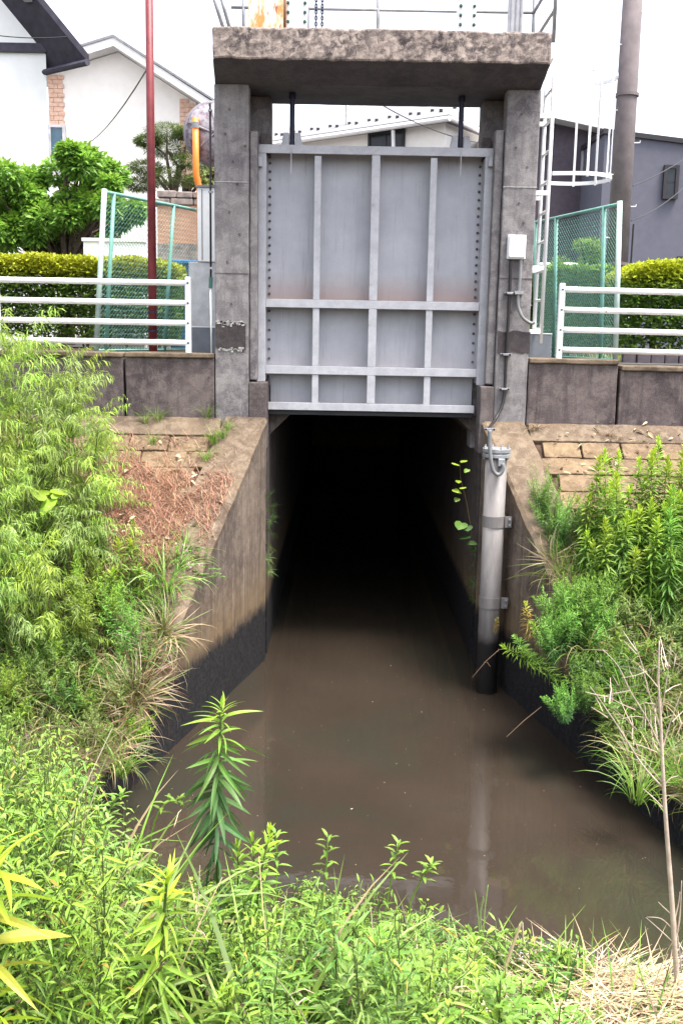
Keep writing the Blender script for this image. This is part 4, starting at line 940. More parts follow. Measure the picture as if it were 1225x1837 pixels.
def tree(name, label, base, trunk, clumps, n, L, W, cols, seed, tipup=.5, shell=.5):
    t = thing(name, label, 'tree', base); b = MB(); base = Vector(base)
    top = base + Vector((0, 0, trunk)); b.tube([base, base.lerp(top, .5) + Vector((.05, 0, 0)), top], .12, 9, .07)
    r = np.random.default_rng(seed)
    for c, _ in clumps:
        c = Vector(c); mid = top.lerp(c, .5) + Vector((r.uniform(-.15, .15), 0, r.uniform(-.1, .1))); b.tube([top - Vector((0, 0, r.uniform(0, .5))), mid, c], .045, 5, .012)
    part(b, 'trunk', 'bark', t)
    g = leafcloud(n, [c for c, _ in clumps], [q for _, q in clumps], L, W, cols, seed, shell, tipup)
    o = bpy.data.objects.new('crown', g.mesh('crown')); COL.objects.link(o); o.parent = t; o.matrix_parent_inverse = Matrix.Translation(-Vector(t.location)); return t
def clumps_px(lst, Y, seed, sub=5, dy=.8):
    r = np.random.default_rng(seed); out = []
    for px, py, rp in lst:
        c = at(px, py, Y); R0 = rp/FPX*(Y + .6)
        for k in range(sub):
            u = r.normal(size=3); u /= np.linalg.norm(u); rr_ = R0*r.uniform(.32, .55)
            out.append(((c.x + u[0]*R0*.62, c.y + u[1]*dy, c.z + u[2]*R0*.62), (rr_, rr_*1.1, rr_*.8)))
    return out
Y = 17.2; bb = at(118, 470, Y)
tree('garden_tree', 'dense bright green broadleaf tree behind the left hedge', (bb.x, Y, ZG), 1.3,
     clumps_px([(20, 350, 62), (85, 345, 62), (150, 325, 58), (190, 335, 52), (215, 370, 42), (120, 385, 60), (55, 400, 58), (10, 410, 52), (175, 400, 48), (150, 290, 34), (-50, 370, 80)], Y, 11, 6), 34000, .11, .055, ['mid', 'mid', 'light', 'fresh'], 12, .6, .3)
Y = 20.5; bb = at(312, 330, Y)
tree('pine_tree', 'small cloud-pruned pine with layered pads behind the red pole', (bb.x, Y, ZG), at(315, 318, Y).z - ZG,
     [((q.x, q.y, q.z), (R0, R0*.8, R0*.33)) for q, R0 in ((at(265, 252, Y), .26), (at(300, 236, Y), .42), (at(338, 240, Y), .30), (at(300, 268, Y + .3), .45), (at(262, 300, Y), .36), (at(345, 290, Y), .40), (at(300, 318, Y), .5), (at(250, 330, Y), .35))], 16000, .10, .010, ['mid', 'dark', 'olive'], 13, .15, .3)
Y = 22.5; bb = at(332, 320, Y)
tree('round_shrub', 'cream-flowered round shrub beneath the traffic mirror', (bb.x, Y, ZG), at(370, 330, Y).z - ZG, clumps_px([(372, 318, 26), (350, 330, 20)], Y, 15, 5, .3), 3000, .08, .045, ['pale', 'olive', 'straw'], 16, .0)
Y = 15.6; bb = at(1060, 480, Y)
tree('slender_shrub', 'loose feathery shrub behind the right chain-link fence', (bb.x, Y, ZG), .7, clumps_px([(1030, 480, 40), (1070, 470, 40), (1050, 440, 32), (1010, 500, 40), (1060, 520, 46)], Y, 17, 5, .3), 7000, .07, .016, ['light', 'fresh', 'pale'], 18, .3)
# grass and ground cover beside the right hedge and on the wall tops
tm = [grass_mesh(22, .16, .008, 60 + i, ('olive', 'light', 'straw'), (.1, .9)) for i in range(4)]
g = PB()
for i in range(900):
    x = rnd.uniform(2.95, 6); y = rnd.uniform(11.6, 13.0); g.blade((x, y, ZG), rnd.uniform(0, 6.3), rnd.uniform(.06, .26), rnd.uniform(0, .8), .007, J(rnd.choice(['olive', 'light', 'straw', 'pale']), .25), rnd.uniform(.3, 1.5), 4)
me = g.mesh('grass'); tag(bpy.data.objects.new('grass', me), 'patchy grass in front of the right hedge', 'grass', None, 'stuff'); COL.objects.link(bpy.data.objects['grass'])

# ---------------------------------------------------------------- left bank
def bpt(px, py, dz=-.03):
    q = on_slope(px, py)
    if q.z < .36: q = atz(px, py, .36)
    return Vector((q.x, q.y, q.z + dz))
wil = [willow_meshes(h, 100 + i, (26, 30, 22, 24, 32, 26)[i], (.62, .5, .75, .6, .45, .55)[i], (.095, .08, .105, .09, .07, .1)[i], .0095, ('light', 'mid', 'light', 'olive', 'mid', 'light')[i], ('lime', 'yellow', 'lime', 'pale', 'lime', 'yellow')[i]) for i, h in enumerate((1.9, 1.6, 1.75, 1.4, 1.5, 1.2))]
Wl = [(-40, 1010, 0, 1.12, 0), (20, 1000, 2, 1.12, 0), (75, 985, 1, 1.05, .04), (120, 955, 3, 1.05, .15), (45, 900, 5, 1.15, .1), (100, 1040, 4, 1.05, .1), (-20, 1120, 1, 1.05, 0), (55, 1120, 4, 1., .08), (140, 1050, 5, .95, .18), (-70, 940, 0, 1.1, 0), (20, 1210, 3, .95, .05), (95, 1190, 5, .85, .1), (-60, 1230, 2, .9, 0), (160, 930, 5, .85, .3),
      (-10, 960, 2, 1.05, 0), (50, 960, 0, .98, .02), (100, 920, 1, .9, .1), (0, 1070, 0, 1.0, .02), (70, 1075, 2, .85, .08), (30, 1160, 1, .9, .05), (120, 1120, 3, .8, .1), (-50, 1090, 2, 1.1, 0), (140, 985, 4, .9, .2), (80, 1010, 3, 1.2, .05)]
for i, (px, py, k, sc, tl) in enumerate(Wl):
    where = 'rising past the left guard rail' if sc*(1.9, 1.6, 1.75, 1.4, 1.5, 1.2)[k] > 1.8 else 'in front of the left wall beside the dry litter' if px > 60 else 'low on the left bank'
    where += ', ' + ('far left' if px < 0 else 'inner side' if px > 90 else 'middle') + (', upslope' if py < 1000 else ', downslope')
    plant('willow_weed', wil[k], bpt(px, py), rnd.uniform(0, 6.3), sc, (0, tl), 'comb-leaved pale weed ' + where, 'plant', 'tall willow-leaved weeds on the left bank')
con = [conyza_meshes(h, 130 + i, st_, 110, L, W, b_, t_) for i, (h, st_, L, W, b_, t_) in enumerate(((.75, 12, .075, .008, 'olive', 'lime'), (.6, 12, .07, .008, 'mid', 'pale'), (.85, 14, .08, .008, 'blue', 'fresh'), (.65, 15, .07, .008, 'blue', 'light')))]
for i, (px, py, k, sc) in enumerate([(130, 1130, 0, 1.), (60, 1040, 1, 1.), (180, 1090, 0, .9), (20, 1160, 1, 1.1), (100, 1250, 1, .9), (160, 1180, 0, 1.), (210, 1140, 0, .8), (-10, 1080, 0, 1.), (40, 1290, 0, .8), (150, 1000, 1, .8), (190, 1010, 1, .6)]):
    plant('feathery_weed', con[k], bpt(px, py), rnd.uniform(0, 6.3), sc, (0, 0), 'feathery yellow-green weed low among the tall weeds of the left bank', 'plant', 'feathery weeds on the left bank')
for i, (px, py, sc) in enumerate([(240, 1185, .85), (215, 1235, .75), (262, 1220, .6)]):
    plant('mugwort', con[2 + i % 2], bpt(px, py), rnd.uniform(0, 6.3), sc, (0, .1), 'bluish green feathery mugwort at the edge of the left wing wall', 'plant', 'mugwort on the left wall edge')
gr = [goldenrod_meshes(h, int(n*1.35), .155, .023, 150 + i, b_, t_) for i, (h, n, b_, t_) in enumerate(((.75, 85, 'light', 'yellow'), (.6, 70, 'mid', 'yellow'), (.9, 100, 'mid', 'yellow'), (1.05, 115, 'light', 'yellow'), (.5, 60, 'light', 'lime')))]
for (px, py, k, sc) in [(215, 1085, 0, .8), (238, 1060, 1, .8), (200, 1120, 1, .85), (238, 1000, 4, .7), (180, 1010, 4, .8), (255, 1080, 4, .7)]:
    plant('goldenrod', gr[k], bpt(px, py), rnd.uniform(0, 6.3), sc, (0, 0), 'young yellow-topped goldenrod on the left bank below the dry litter', 'plant', 'young goldenrods on the left bank')
gt = [grass_mesh(46, .55, .011, 170 + i, cl, ln, cu, .07) for i, (cl, ln, cu) in enumerate(((('light', 'pale', 'mid'), (.1, .6), (1.2, 2.6)), (('olive', 'straw', 'mid'), (.3, .9), (1.2, 2.8)), (('mid', 'light'), (.05, .5), (.8, 2.2)), (('straw', 'beige', 'olive'), (.3, 1.), (1., 2.6)), (('brown', 'straw', 'rust'), (.5, 1.2), (1., 2.6))))]
for (px, py, k, sc) in [(300, 1055, 0, 1.), (318, 1020, 0, .9), (280, 1090, 2, .9), (335, 985, 2, .6), (305, 1100, 0, .8)]:
    single('arching_grass', gt[k], bpt(px, py), rnd.uniform(0, 6.3), sc, (0, .25), 'bright arching grass tuft spilling over the left wing wall', 'grass', 'arching grass tufts on the left wall')
for i in range(34):
    px, py = rnd.uniform(-30, 235), rnd.uniform(1190, 1390)
    single('bank_grass', gt[rnd.choice([1, 1, 2, 3])], bpt(px, py), rnd.uniform(0, 6.3), rnd.uniform(.6, 1.), (0, .2), 'drooping olive grass tuft low on the left bank', 'grass', 'drooping grass tufts on the lower left bank')
for (px, py, sc) in [(240, 1240, .8), (258, 1260, .75), (228, 1290, .9), (250, 1200, .6), (215, 1330, .8)]:
    q = bpt(px, py); single('dry_grass', gt[4], (wl(q.y) - .06, q.y, slope_z(q.y) + .03), rnd.uniform(0, 6.3), sc, (0, .9), 'reddish dead grass tuft hanging over the left wing wall edge', 'grass', 'dead grass hanging off the left wall')
for (px, py, sc) in [(285, 758, .45), (262, 762, .4), (372, 752, .5), (385, 800, .5), (400, 790, .4), (370, 830, .4), (275, 800, .35), (410, 775, .35)]:
    single('small_grass', gt[2], bpt(px, py, .01), rnd.uniform(0, 6.3), sc, (0, 0), 'small green grass tuft in the joints at the foot of the left wall', 'grass', 'small tufts at the left wall foot')
g = PB()
for i in range(15000):
    left = i % 2; px, py = (rnd.uniform(-60, 300), rnd.uniform(900, 1400)) if left else (rnd.uniform(985, 1260), rnd.uniform(930, 1400))
    q = on_slope(px, py)
    if (left and (q.x > wl(q.y) - .12 or (px > 190 and py < 1010))) or (not left and q.x < wr(q.y) + .10): continue
    q = bpt(px, py, 0)
    if (left and q.x > wl(q.y) - .05) or (not left and q.x < wr(q.y) + .05): continue
    g.blade((q.x, q.y, q.z - .01), rnd.uniform(0, 6.3), rnd.uniform(.12, .42), rnd.uniform(.1, 1.0), .008, J(rnd.choice(['mid', 'light', 'olive', 'olive', 'pale', 'straw', 'brown', 'blue']), .3), rnd.uniform(.6, 2.4), 4)
o = tag(bpy.data.objects.new('grass', g.mesh('grass')), 'mixed green and withered grass covering both slopes under the weeds', 'grass', None, 'stuff'); COL.objects.link(o)
# dry reddish needle litter over the left slope
g = PB(); n = 0
while n < 13000:
    px, py = rnd.gauss(290, 85), rnd.gauss(895, 75)
    if py < 785 or (py < 850 and px > 255 and rnd.random() < .85) or py > 1100 or px < 60 or px > 430 or rnd.random() > (1.15 if py > 830 else .45): continue
    q = on_slope(px, py)
    if q.x > wl(q.y) - .05 or mnoise.noise(Vector((q.x*3.3, q.y*3.3, 4))) + .5*mnoise.noise(Vector((q.x*9, q.y*9, 7))) < rnd.uniform(-.45, .0): continue
    n += 1; a = rnd.gauss(3.0, 1.0); L = rnd.uniform(.03, .19)*rnd.uniform(.5, 1); z = q.z + .012 + .05*rnd.random()**2 + .03*max(0, mnoise.noise(Vector((q.x*5, q.y*5, 1))))
    d = Vector((math.cos(a), math.sin(a), SL*math.sin(a) + rnd.uniform(-.28, .28)))*L; sdv = Vector((-math.sin(a), math.cos(a), 0))*.0018
    p0 = Vector((q.x, q.y, z)); m_ = p0 + d*.5 + Vector((0, 0, rnd.uniform(0, .012)))
    g.raw([p0 + sdv, p0 - sdv, m_ + sdv, m_ - sdv, p0 + d + sdv*.5, p0 + d - sdv*.5], [(0, 1, 3, 2), (2, 3, 5, 4)], J(rnd.choice(['rust', 'rust', 'brown', (.36, .20, .13), (.30, .155, .10), (.40, .25, .16), (.24, .11, .07), (.33, .17, .11)]), .3))
o = tag(bpy.data.objects.new('needle_litter', g.mesh('needle_litter', 'straw')), 'reddish brown dry needle litter covering the left slope', 'leaf litter', None, 'stuff'); COL.objects.link(o)
# pale dead leaves
g = PB()
for i in range(160):
    px, py = (rnd.gauss(225, 35), rnd.gauss(960, 30)) if i < 60 else (rnd.uniform(200, 420), rnd.uniform(790, 1000)) if i < 110 else (rnd.uniform(950, 1225), rnd.uniform(765, 860))
    q = on_slope(px, py); g.leaves([(q.x, q.y, q.z + .05)], rnd.uniform(0, 6.3), rnd.uniform(-.5, .6), rnd.uniform(.04, .10), rnd.uniform(.015, .04), .3, rnd.uniform(-1.2, 1.2), J('straw' if rnd.random() < .6 else 'beige', .3))
o = tag(bpy.data.objects.new('dead_leaves', g.mesh('dead_leaves', 'straw')), 'pale dead leaves scattered over both slopes', 'dead leaves', None, 'stuff'); COL.objects.link(o)
# kudzu with three large leaves
def heart(L):
    P = [(0, 0), (-.18, .22), (-.12, .48), (.2, .55), (.6, .35), (1, 0), (.6, -.35), (.2, -.55), (-.12, -.48), (-.18, -.22)]
    v = [(x*L, y*L, -.12*L*abs(y) + .05*L*x) for x, y in P] + [(.35*L, 0, .06*L)]; k = len(P)
    return v, [(i, (i + 1) % k, k) for i in range(k)]
def bigleaf(parent, p, az, el, roll, L, c, name='leaf'):
    g = PB(); v, f = heart(L); g.raw(v, f, J(c, .1)); o = bpy.data.objects.new(name, g.mesh(name)); COL.objects.link(o); o.parent = parent
    o.location = p; o.rotation_euler = (roll, -el, az); return o
kq = on_slope(95, 1010); kx = at(92, 900, kq.y - .35)
g = PB(); g.tube([Vector((0, 0, 0)), Vector((.02, 0, .3)), Vector((0, -.04, kx.z - kq.z + .02))], .004, .002, C_['stem'])
kz = plant('kudzu_shoot', [g.mesh('stem')], (kx.x, kx.y, kq.z), 0, 1, (0, 0), 'kudzu shoot with three broad bright green leaves amid the left weeds', 'plant')
hz_ = kx.z - kq.z
for p_, a_, e_, r_, L in (((0, -.05, hz_ + .02), 4.3, -.9, .2, .17), ((.03, -.04, hz_ + .08), .3, .1, .5, .13), ((-.03, -.03, hz_ + .06), 3.0, .2, -.4, .15), ((.08, -.02, hz_ + .10), 5.6, -.3, .1, .11)):
    bigleaf(kz, p_, a_, e_, r_, L, 'lime')
# clover-like flowers on both edges
def clover(px, py, label, group, n=26, fl=5, c='mid', on=None, heads=(.62, .50, .52)):
    q = on_slope(px, py); r = np.random.default_rng(int(px)); g = PB(); s_ = PB()
    o = None
    for i in range(n):
        a = r.uniform(0, 6.3); d = .16*math.sqrt(r.random()); p = Vector((d*math.cos(a), d*math.sin(a), r.uniform(.03, .12)))
        s_.tube([Vector((p.x*.7, p.y*.7, -.02)), p], .0015, .001, C_['stem'], 3)
        for k in range(3): g.leaves([p], a + k*2.1, .15, .028, .022, .1, r.uniform(-.3, .3), J(c, .25, r), True)
    o = plant('clover', [s_.mesh('stem'), g.mesh('leaves')], (q.x, q.y, q.z), 0, 1.15, (0, 0), label, 'plant', group)
    for i in range(fl):
        a = r.uniform(0, 6.3); d = .17*math.sqrt(r.random()); p = (d*math.cos(a), d*math.sin(a), r.uniform(.10, .17))
        h = PB(); m = 26; u = r.normal(size=(m, 3)); u /= np.linalg.norm(u, axis=1)[:, None]
        h.leaves(np.repeat([[0, 0, 0]], m, 0), np.arctan2(u[:, 1], u[:, 0]), np.arcsin(u[:, 2]), .014, .007, 0, 0, JJ(heads, m, .15, r), True)
        f = bpy.data.objects.new('flower_head', h.mesh('flower_head')); COL.objects.link(f); f.parent = o; f.location = p
for px, py in ((348, 1010), (362, 1045)): clover(px, py, 'clover with pinkish flower heads on the left wing wall edge', 'clover on the left wall edge')

# ---------------------------------------------------------------- right bank
for i, (px, py, h, k, tl) in enumerate([(1055, 1010, .95, 3, .0), (1085, 1000, .9, 0, .03), (1105, 985, .88, 3, 0), (1130, 985, .95, 2, .0), (1155, 975, .85, 3, .05), (1180, 990, 1.0, 2, 0), (1205, 985, .95, 3, .02), (1222, 1000, 1.05, 3, 0), (1245, 980, 1.0, 2, 0), (1075, 1060, .9, 1, 0), (1120, 1060, .95, 0, 0), (1165, 1055, .9, 2, 0), (1040, 960, .65, 1, -.05), (1100, 1030, .8, 4, 0), (1145, 1020, .8, 3, .05), (1062, 980, .8, 0, 0), (1215, 1060, 1., 2, 0), (1240, 1040, 1.1, 3, 0), (1190, 1040, .95, 0, 0), (1270, 1020, 1.05, 0, 0), (1068, 1030, .95, 2, 0), (1095, 1055, 1.0, 3, 0), (1140, 1045, .95, 0, 0), (1172, 1020, .95, 4, 0), (1200, 1015, .9, 0, 0), (1050, 1050, .85, 1, 0), (1230, 1090, 1.1, 3, 0), (1110, 1090, .95, 2, 0), (1150, 1090, .95, 1, 0), (1180, 1080, 1., 3, 0), (1060, 1090, .8, 0, 0), (1085, 1110, .85, 3, 0), (1125, 1115, .9, 0, 0), (1160, 1120, .9, 3, 0), (1200, 1125, .95, 0, 0), (1045, 1015, .9, 0, -.03), (1078, 985, .9, 3, 0), (1112, 1005, .95, 0, 0), (1150, 1000, .95, 3, 0), (1185, 965, .95, 0, 0), (1215, 1030, 1., 3, 0), (1240, 1070, 1., 0, 0), (1100, 960, .8, 0, 0), (1165, 950, .85, 3, 0)]):
    plant('goldenrod', gr[k], bpt(px, py), rnd.uniform(0, 6.3), h, (rnd.uniform(-.05, .05), tl), 'goldenrod with yellow-green top on the right bank, ' + ('by the horseweed' if px < 1080 else 'mid clump' if px < 1160 else 'by the right edge') + (', back row' if py < 1000 else ', middle row' if py < 1050 else ', front row'), 'plant', 'goldenrod clump on the right bank')
tall = goldenrod_meshes(1.25, 190, .15, .020, 181, 'mid', 'fresh', .5)
for px, py in ((1188, 1150), (1222, 1160), (1250, 1130), (1206, 1110)):
    plant('goldenrod', tall, bpt(px, py), rnd.uniform(0, 6.3), rnd.uniform(.85, 1.), (0, 0), 'dense leafy goldenrod stalk at the right edge above the dry straw', 'plant', 'dense goldenrods at the right edge')
for px, py, k, sc, tl in ((975, 935, 2, .75, -.12), (990, 960, 3, .8, -.05), (1005, 985, 2, .75, 0), (965, 910, 3, .5, -.1)):
    plant('horseweed', con[k], bpt(px, py), rnd.uniform(0, 6.3), sc, (0, tl), 'bright feathery horseweed beside the right coping', 'plant', 'horseweed beside the right coping')
bush = [conyza_meshes(.58, 190 + i, 30, 100, .065, .0075, 'blue', 'fresh', .30) for i in range(2)]
for px, py, k, sc in ((1020, 1165, 0, 1.1), (1040, 1150, 1, 1.1), (992, 1185, 1, .8), (1060, 1175, 0, .95), (1005, 1140, 0, .9), (1075, 1120, 1, .9)):
    plant('mugwort_bush', bush[k], bpt(px, py), rnd.uniform(0, 6.3), sc, (0, 0), 'rounded feathery green bush overhanging the right wing wall', 'plant', 'feathery bushes on the right wall')
for px, py, k, sc in ((1015, 1290, 0, .6), (1050, 1270, 1, .65)):
    plant('mugwort_bush', bush[k], bpt(px, py), rnd.uniform(0, 6.3), sc, (0, -.2), 'small feathery clump low on the right wall above the water', 'plant', 'low feathery clumps on the right wall')
sh = [goldenrod_meshes(.5, 75, .115, .017, 200 + i, b_, t_, .35) for i, (b_, t_) in enumerate((('light', 'lime'), ('mid', 'light'), ('gold', 'yellow')))]
for px, py, k, sc, tl, lab in ((975, 1200, 0, .85, -.95, 'leafy green shoot leaning left over the water from the right bank'), (1000, 1215, 1, .8, -.9, None), (960, 1185, 1, .7, -.75, None), (1020, 1225, 0, .8, -1.0, None), (985, 1170, 0, .7, -.5, None)):
    plant('leaning_goldenrod', sh[k], bpt(px, py), rnd.uniform(-.6, .6), sc, (rnd.uniform(-.1, .1), tl), 'leafy green shoot leaning left over the water from the right bank', 'plant', 'leaning shoots on the right bank')
plant('goldenrod', sh[2], bpt(950, 1140), 1., .7, (0, -.25), 'small golden yellow goldenrod shoot before the right wing wall', 'plant')
plant('goldenrod', sh[2], Vector((pX + .02, pY - .26, at(882, 1135, pY - .26).z)), 2., .34, (0, -.25), 'withered yellow brown shoot against the foot of the pipe', 'plant')
for i in range(90):
    px, py = rnd.uniform(1010, 1290), rnd.uniform(1040, 1450)
    if px < 960 + (py - 1000)*.42: continue
    single('bank_grass', gt[rnd.choice([0, 1, 1, 2, 2, 3])], bpt(px, py), rnd.uniform(0, 6.3), rnd.uniform(.5, 1.0), (0, -.2), 'drooping olive grass tuft among the weeds of the right bank', 'grass', 'drooping grass tufts on the right bank')
for i in range(13):
    px, py = rnd.uniform(1130, 1235), rnd.uniform(1150, 1280)
    single('dry_straw_tuft', gt[3], bpt(px, py), rnd.uniform(0, 6.3), rnd.uniform(.8, 1.25), (0, -.3), 'pale dry straw tuft arching at the right edge of the bank', 'grass', 'dry straw tufts at the right edge')
for i in range(44):
    yy_ = rnd.uniform(5.6, 9.0); single('hanging_grass', gt[rnd.choice([0, 2, 1, 2, 3])], (wr(yy_) + .08, yy_, slope_z(yy_) + .02), rnd.uniform(0, 6.3), rnd.uniform(.5, .85), (0, -1.0 + rnd.uniform(-.3, .3)), 'dry grass hanging over the edge of the right wing wall', 'grass', 'grass hanging off the right wall')
for i in range(34):
    yy_ = rnd.uniform(6.0, 8.2); single('hanging_grass', gt[rnd.choice([3, 4, 1])], (wl(yy_) - .10, yy_, slope_z(yy_) + .02), rnd.uniform(0, 6.3), rnd.uniform(.5, .85), (0, 1.0 + rnd.uniform(-.3, .3)), 'dry grass hanging over the edge of the left wing wall', 'grass', 'grass hanging off the left wall')
for px, py in ((1090, 1165), (1120, 1190), (1060, 1210), (1135, 1225)): clover(px, py, 'clover with white flower heads in the right bank grass', 'clover on the right bank', 24, 5, 'mid', None, (.6, .57, .52))
for px, py in ((1110, 1330), (1150, 1360), (1190, 1390), (1225, 1400), (1130, 1345), (1210, 1420), (1170, 1340)): clover(px, py, 'round-leaved creeper trailing low over the right wall edge', 'creepers on the right wall', 50, 0, 'olive')
for px, py, sc in ((955, 775, .32), (1090, 785, .34), (1110, 790, .28), (1055, 815, .2), (965, 770, .3)):
    single('dry_grass', gt[4], bpt(px, py, .01), rnd.uniform(0, 6.3), sc, (0, 0), 'small withered brown weed in the paving joints of the right slope', 'weed', 'withered weeds on the right paving')
lowm = [conyza_meshes(.42, 210 + i, 12, 80, .07, .009, b_, t_, .25) for i, (b_, t_) in enumerate((('olive', 'light'), ('mid', 'lime'), ('olive', 'pale'), ('dark', 'mid')))]
for i in range(46):
    px, py = rnd.uniform(1035, 1260), rnd.uniform(1105, 1330)
    if px < 985 + (py - 1100)*.5: continue
    plant('leafy_weed', lowm[rnd.randrange(4)], bpt(px, py), rnd.uniform(0, 6.3), rnd.uniform(.6, 1.1), (0, -.15), 'low bushy weed tangled in the grass of the right bank', 'plant', 'low bushy weeds on the right bank')
for i in range(26):
    px, py = rnd.uniform(0, 230), rnd.uniform(1180, 1360)
    plant('leafy_weed', lowm[rnd.randrange(4)], bpt(px, py), rnd.uniform(0, 6.3), rnd.uniform(.6, 1.1), (0, .15), 'low bushy weed tangled in the grass of the lower left bank', 'plant', 'low bushy weeds on the left bank')
# vine sapling beside the pipe, moss fringe on the left opening
g = PB(); vb = at(846, 1000, 10.2); pts = [at(x, y, 10.2) for x, y in ((848, 985), (843, 940), (836, 900), (826, 860), (824, 830))]; o0 = pts[0]; g.tube([p - o0 for p in pts], .006, .002, C_['redstem'], 4)
sp = plant('vine_sapling', [g.mesh('stem')], o0, 0, 1, (0, 0), 'thin sapling with light green leaves growing in front of the culvert mouth', 'plant')
for x, y, L, c in ((818, 832, .085, 'lime'), (832, 826, .07, 'lime'), (838, 842, .06, 'light'), (822, 862, .06, 'lime'), (816, 878, .085, 'lime'), (830, 874, .07, 'lime'), (820, 894, .06, 'light'), (828, 938, .13, 'mid'), (838, 944, .10, 'blue'), (832, 962, .12, 'dark'), (842, 972, .10, 'blue'), (846, 985, .08, 'dark')):
    bigleaf(sp, at(x, y, 10.17) - o0, rnd.uniform(3.5, 5.8), rnd.uniform(-.6, .3), rnd.uniform(-.4, .4), L, c)
fr = grass_mesh(60, .22, .006, 230, ('olive', 'mid', 'blue'), (.9, 1.5), (.5, 1.6), .05)
for i in range(7): single('wall_fringe', fr, at(484 + 4*math.sin(i), 890 + 22*i, 10.62), rnd.uniform(0, 6.3), .5, (0, 1.0), 'fringe of green moss and grass on the left jamb of the culvert', 'moss', 'moss fringe on the left culvert jamb')
for i in range(4): single('wall_fringe', fr, at(846, 990 + 28*i, 10.5), rnd.uniform(0, 6.3), .45, (0, -1.0), 'dark fringe of moss on the right jamb behind the pipe', 'moss', 'moss fringe on the right culvert jamb')
g = PB(); a, b = at(915, 1150, 9.0), at(845, 1215, 8.6)
for i, (p0, p1) in enumerate((((895, 1165), (846, 1216)), ((868, 1188), (879, 1196)))):
    p = at(*p0, 8.9); q = at(*p1, 8.7); g.tube([p - a, p.lerp(q, .5) - a + Vector((0, 0, .02)), q - a], .004, .002, C_['brown'], 4)
plant('dead_twig', [g.mesh('stem', 'straw')], a, 0, 1, (0, 0), 'bare pale twig dipping to the water below the pipe', 'twig')
p, q = at(970, 1268, 7.9), at(908, 1322, 7.6); g = PB(); g.tube([Vector(), (q - p)*.5 + Vector((0, 0, .01)), q - p], .004, .002, C_['brown'], 4)
plant('dead_twig', [g.mesh('stem', 'straw')], p, 0, 1, (0, 0), 'straight dry stick poking from the right bank over the water', 'twig')

# ---------------------------------------------------------------- near bank
def nb(px, Y, dz=-.02):
    q = at(px, 1600, Y); return Vector((q.x, Y, nz(q.x, Y) + dz))
def h_for(py, Y, p): return at(600, py, Y).z - p.z          # height a plant needs for its top to show at py
prof_x = [-60, 0, 60, 120, 170, 230, 300, 380, 450, 520, 600, 690, 760, 820, 900, 980, 1050, 1100]
prof_y = [1270, 1280, 1315, 1345, 1400, 1500, 1545, 1560, 1560, 1560, 1585, 1560, 1585, 1650, 1690, 1735, 1765, 1790]
HS = (.16, .28, .42, .58, .76, .95); pal_ = (('mid', 'light'), ('light', 'lime'), ('mid', 'lime'), ('blue', 'fresh'), ('light', 'pale'))
weeds = {h: [weed_meshes(h, 300 + i*7 + int(h*100), rnd.uniform(.048, .066), rnd.uniform(.0058, .0085), *pal_[(i + k) % 5], nodes=max(5, int(h/.05))) for i in range(5)] for k, h in enumerate(HS)}
cnt = 0; tries = 0
while cnt < 290 and tries < 6000:
    tries += 1
    px, Y = rnd.uniform(-90, 1080), 1.75 + 1.25*rnd.random()**.8
    if px > 990 and Y < 2.4: continue
    if (205 < px < 400 and Y < 2.25) or (px < 70 and Y < 1.95): continue
    p = nb(px, Y); ty = np.interp(px, prof_x, prof_y) + rnd.uniform(-8, 70) + (2.9 - Y)*rnd.uniform(60, 190)
    h = h_for(ty, Y, p)
    if px > 860: h *= .9
    if h < .10: h = rnd.uniform(.10, .2)
    if h > 1.1: continue
    cnt += 1; hb = min(HS, key=lambda q: abs(math.log(q/h)))
    where = 'at the far left of the foreground' if px < 150 else 'around the bright goldenrod at lower left' if px < 350 else 'below the tall goldenrod' if px < 520 else 'in the middle of the foreground' if px < 680 else 'left of the broken reed' if px < 860 else 'by the dry straw'
    where += ', by the water' if Y > 2.65 else ', nearest the viewer' if Y < 2.2 else ', halfway back'
    plant('foreground_weed', weeds[hb][rnd.randrange(5)], p, rnd.uniform(0, 6.3), h/hb, (rnd.uniform(-.12, .12), rnd.uniform(-.12, .12)), ('tall' if h > .65 else 'knee-high' if h > .35 else 'low') + ' narrow-leaved branching weed ' + where, 'weed', 'branching weeds on the near bank')
fg = [goldenrod_meshes(.55, 70, .085, .014, 330 + i, b_, t_, .45) for i, (b_, t_) in enumerate((('light', 'yellow'), ('mid', 'lime'), ('light', 'lime')))]
for px, Y, ty, k in ((436, 2.62, 1492, 0), (455, 2.66, 1510, 2), (420, 2.7, 1520, 2), (110, 2.2, 1680, 1), (140, 2.1, 1660, 2), (352, 2.1, 1770, 0), (380, 2.0, 1760, 2), (480, 2.1, 1775, 2), (550, 2.0, 1790, 1), (640, 2.1, 1770, 0), (60, 2.0, 1700, 1), (180, 1.9, 1740, 2), (700, 2.4, 1700, 2), (560, 2.5, 1640, 1), (250, 2.3, 1650, 1)):
    p = nb(px, Y); h = h_for(ty, Y, p); plant('goldenrod', fg[k], p, rnd.uniform(0, 6.3), max(.3, h)/.55, (rnd.uniform(-.1, .1), rnd.uniform(-.1, .1)), 'short leafy goldenrod tip among the foreground weeds', 'plant', 'short goldenrods in the foreground')
mw = [mugwort_meshes(.35, 340 + i, b_, t_) for i, (b_, t_) in enumerate((('mid', 'light'), ('blue', 'light'), ('light', 'lime')))]
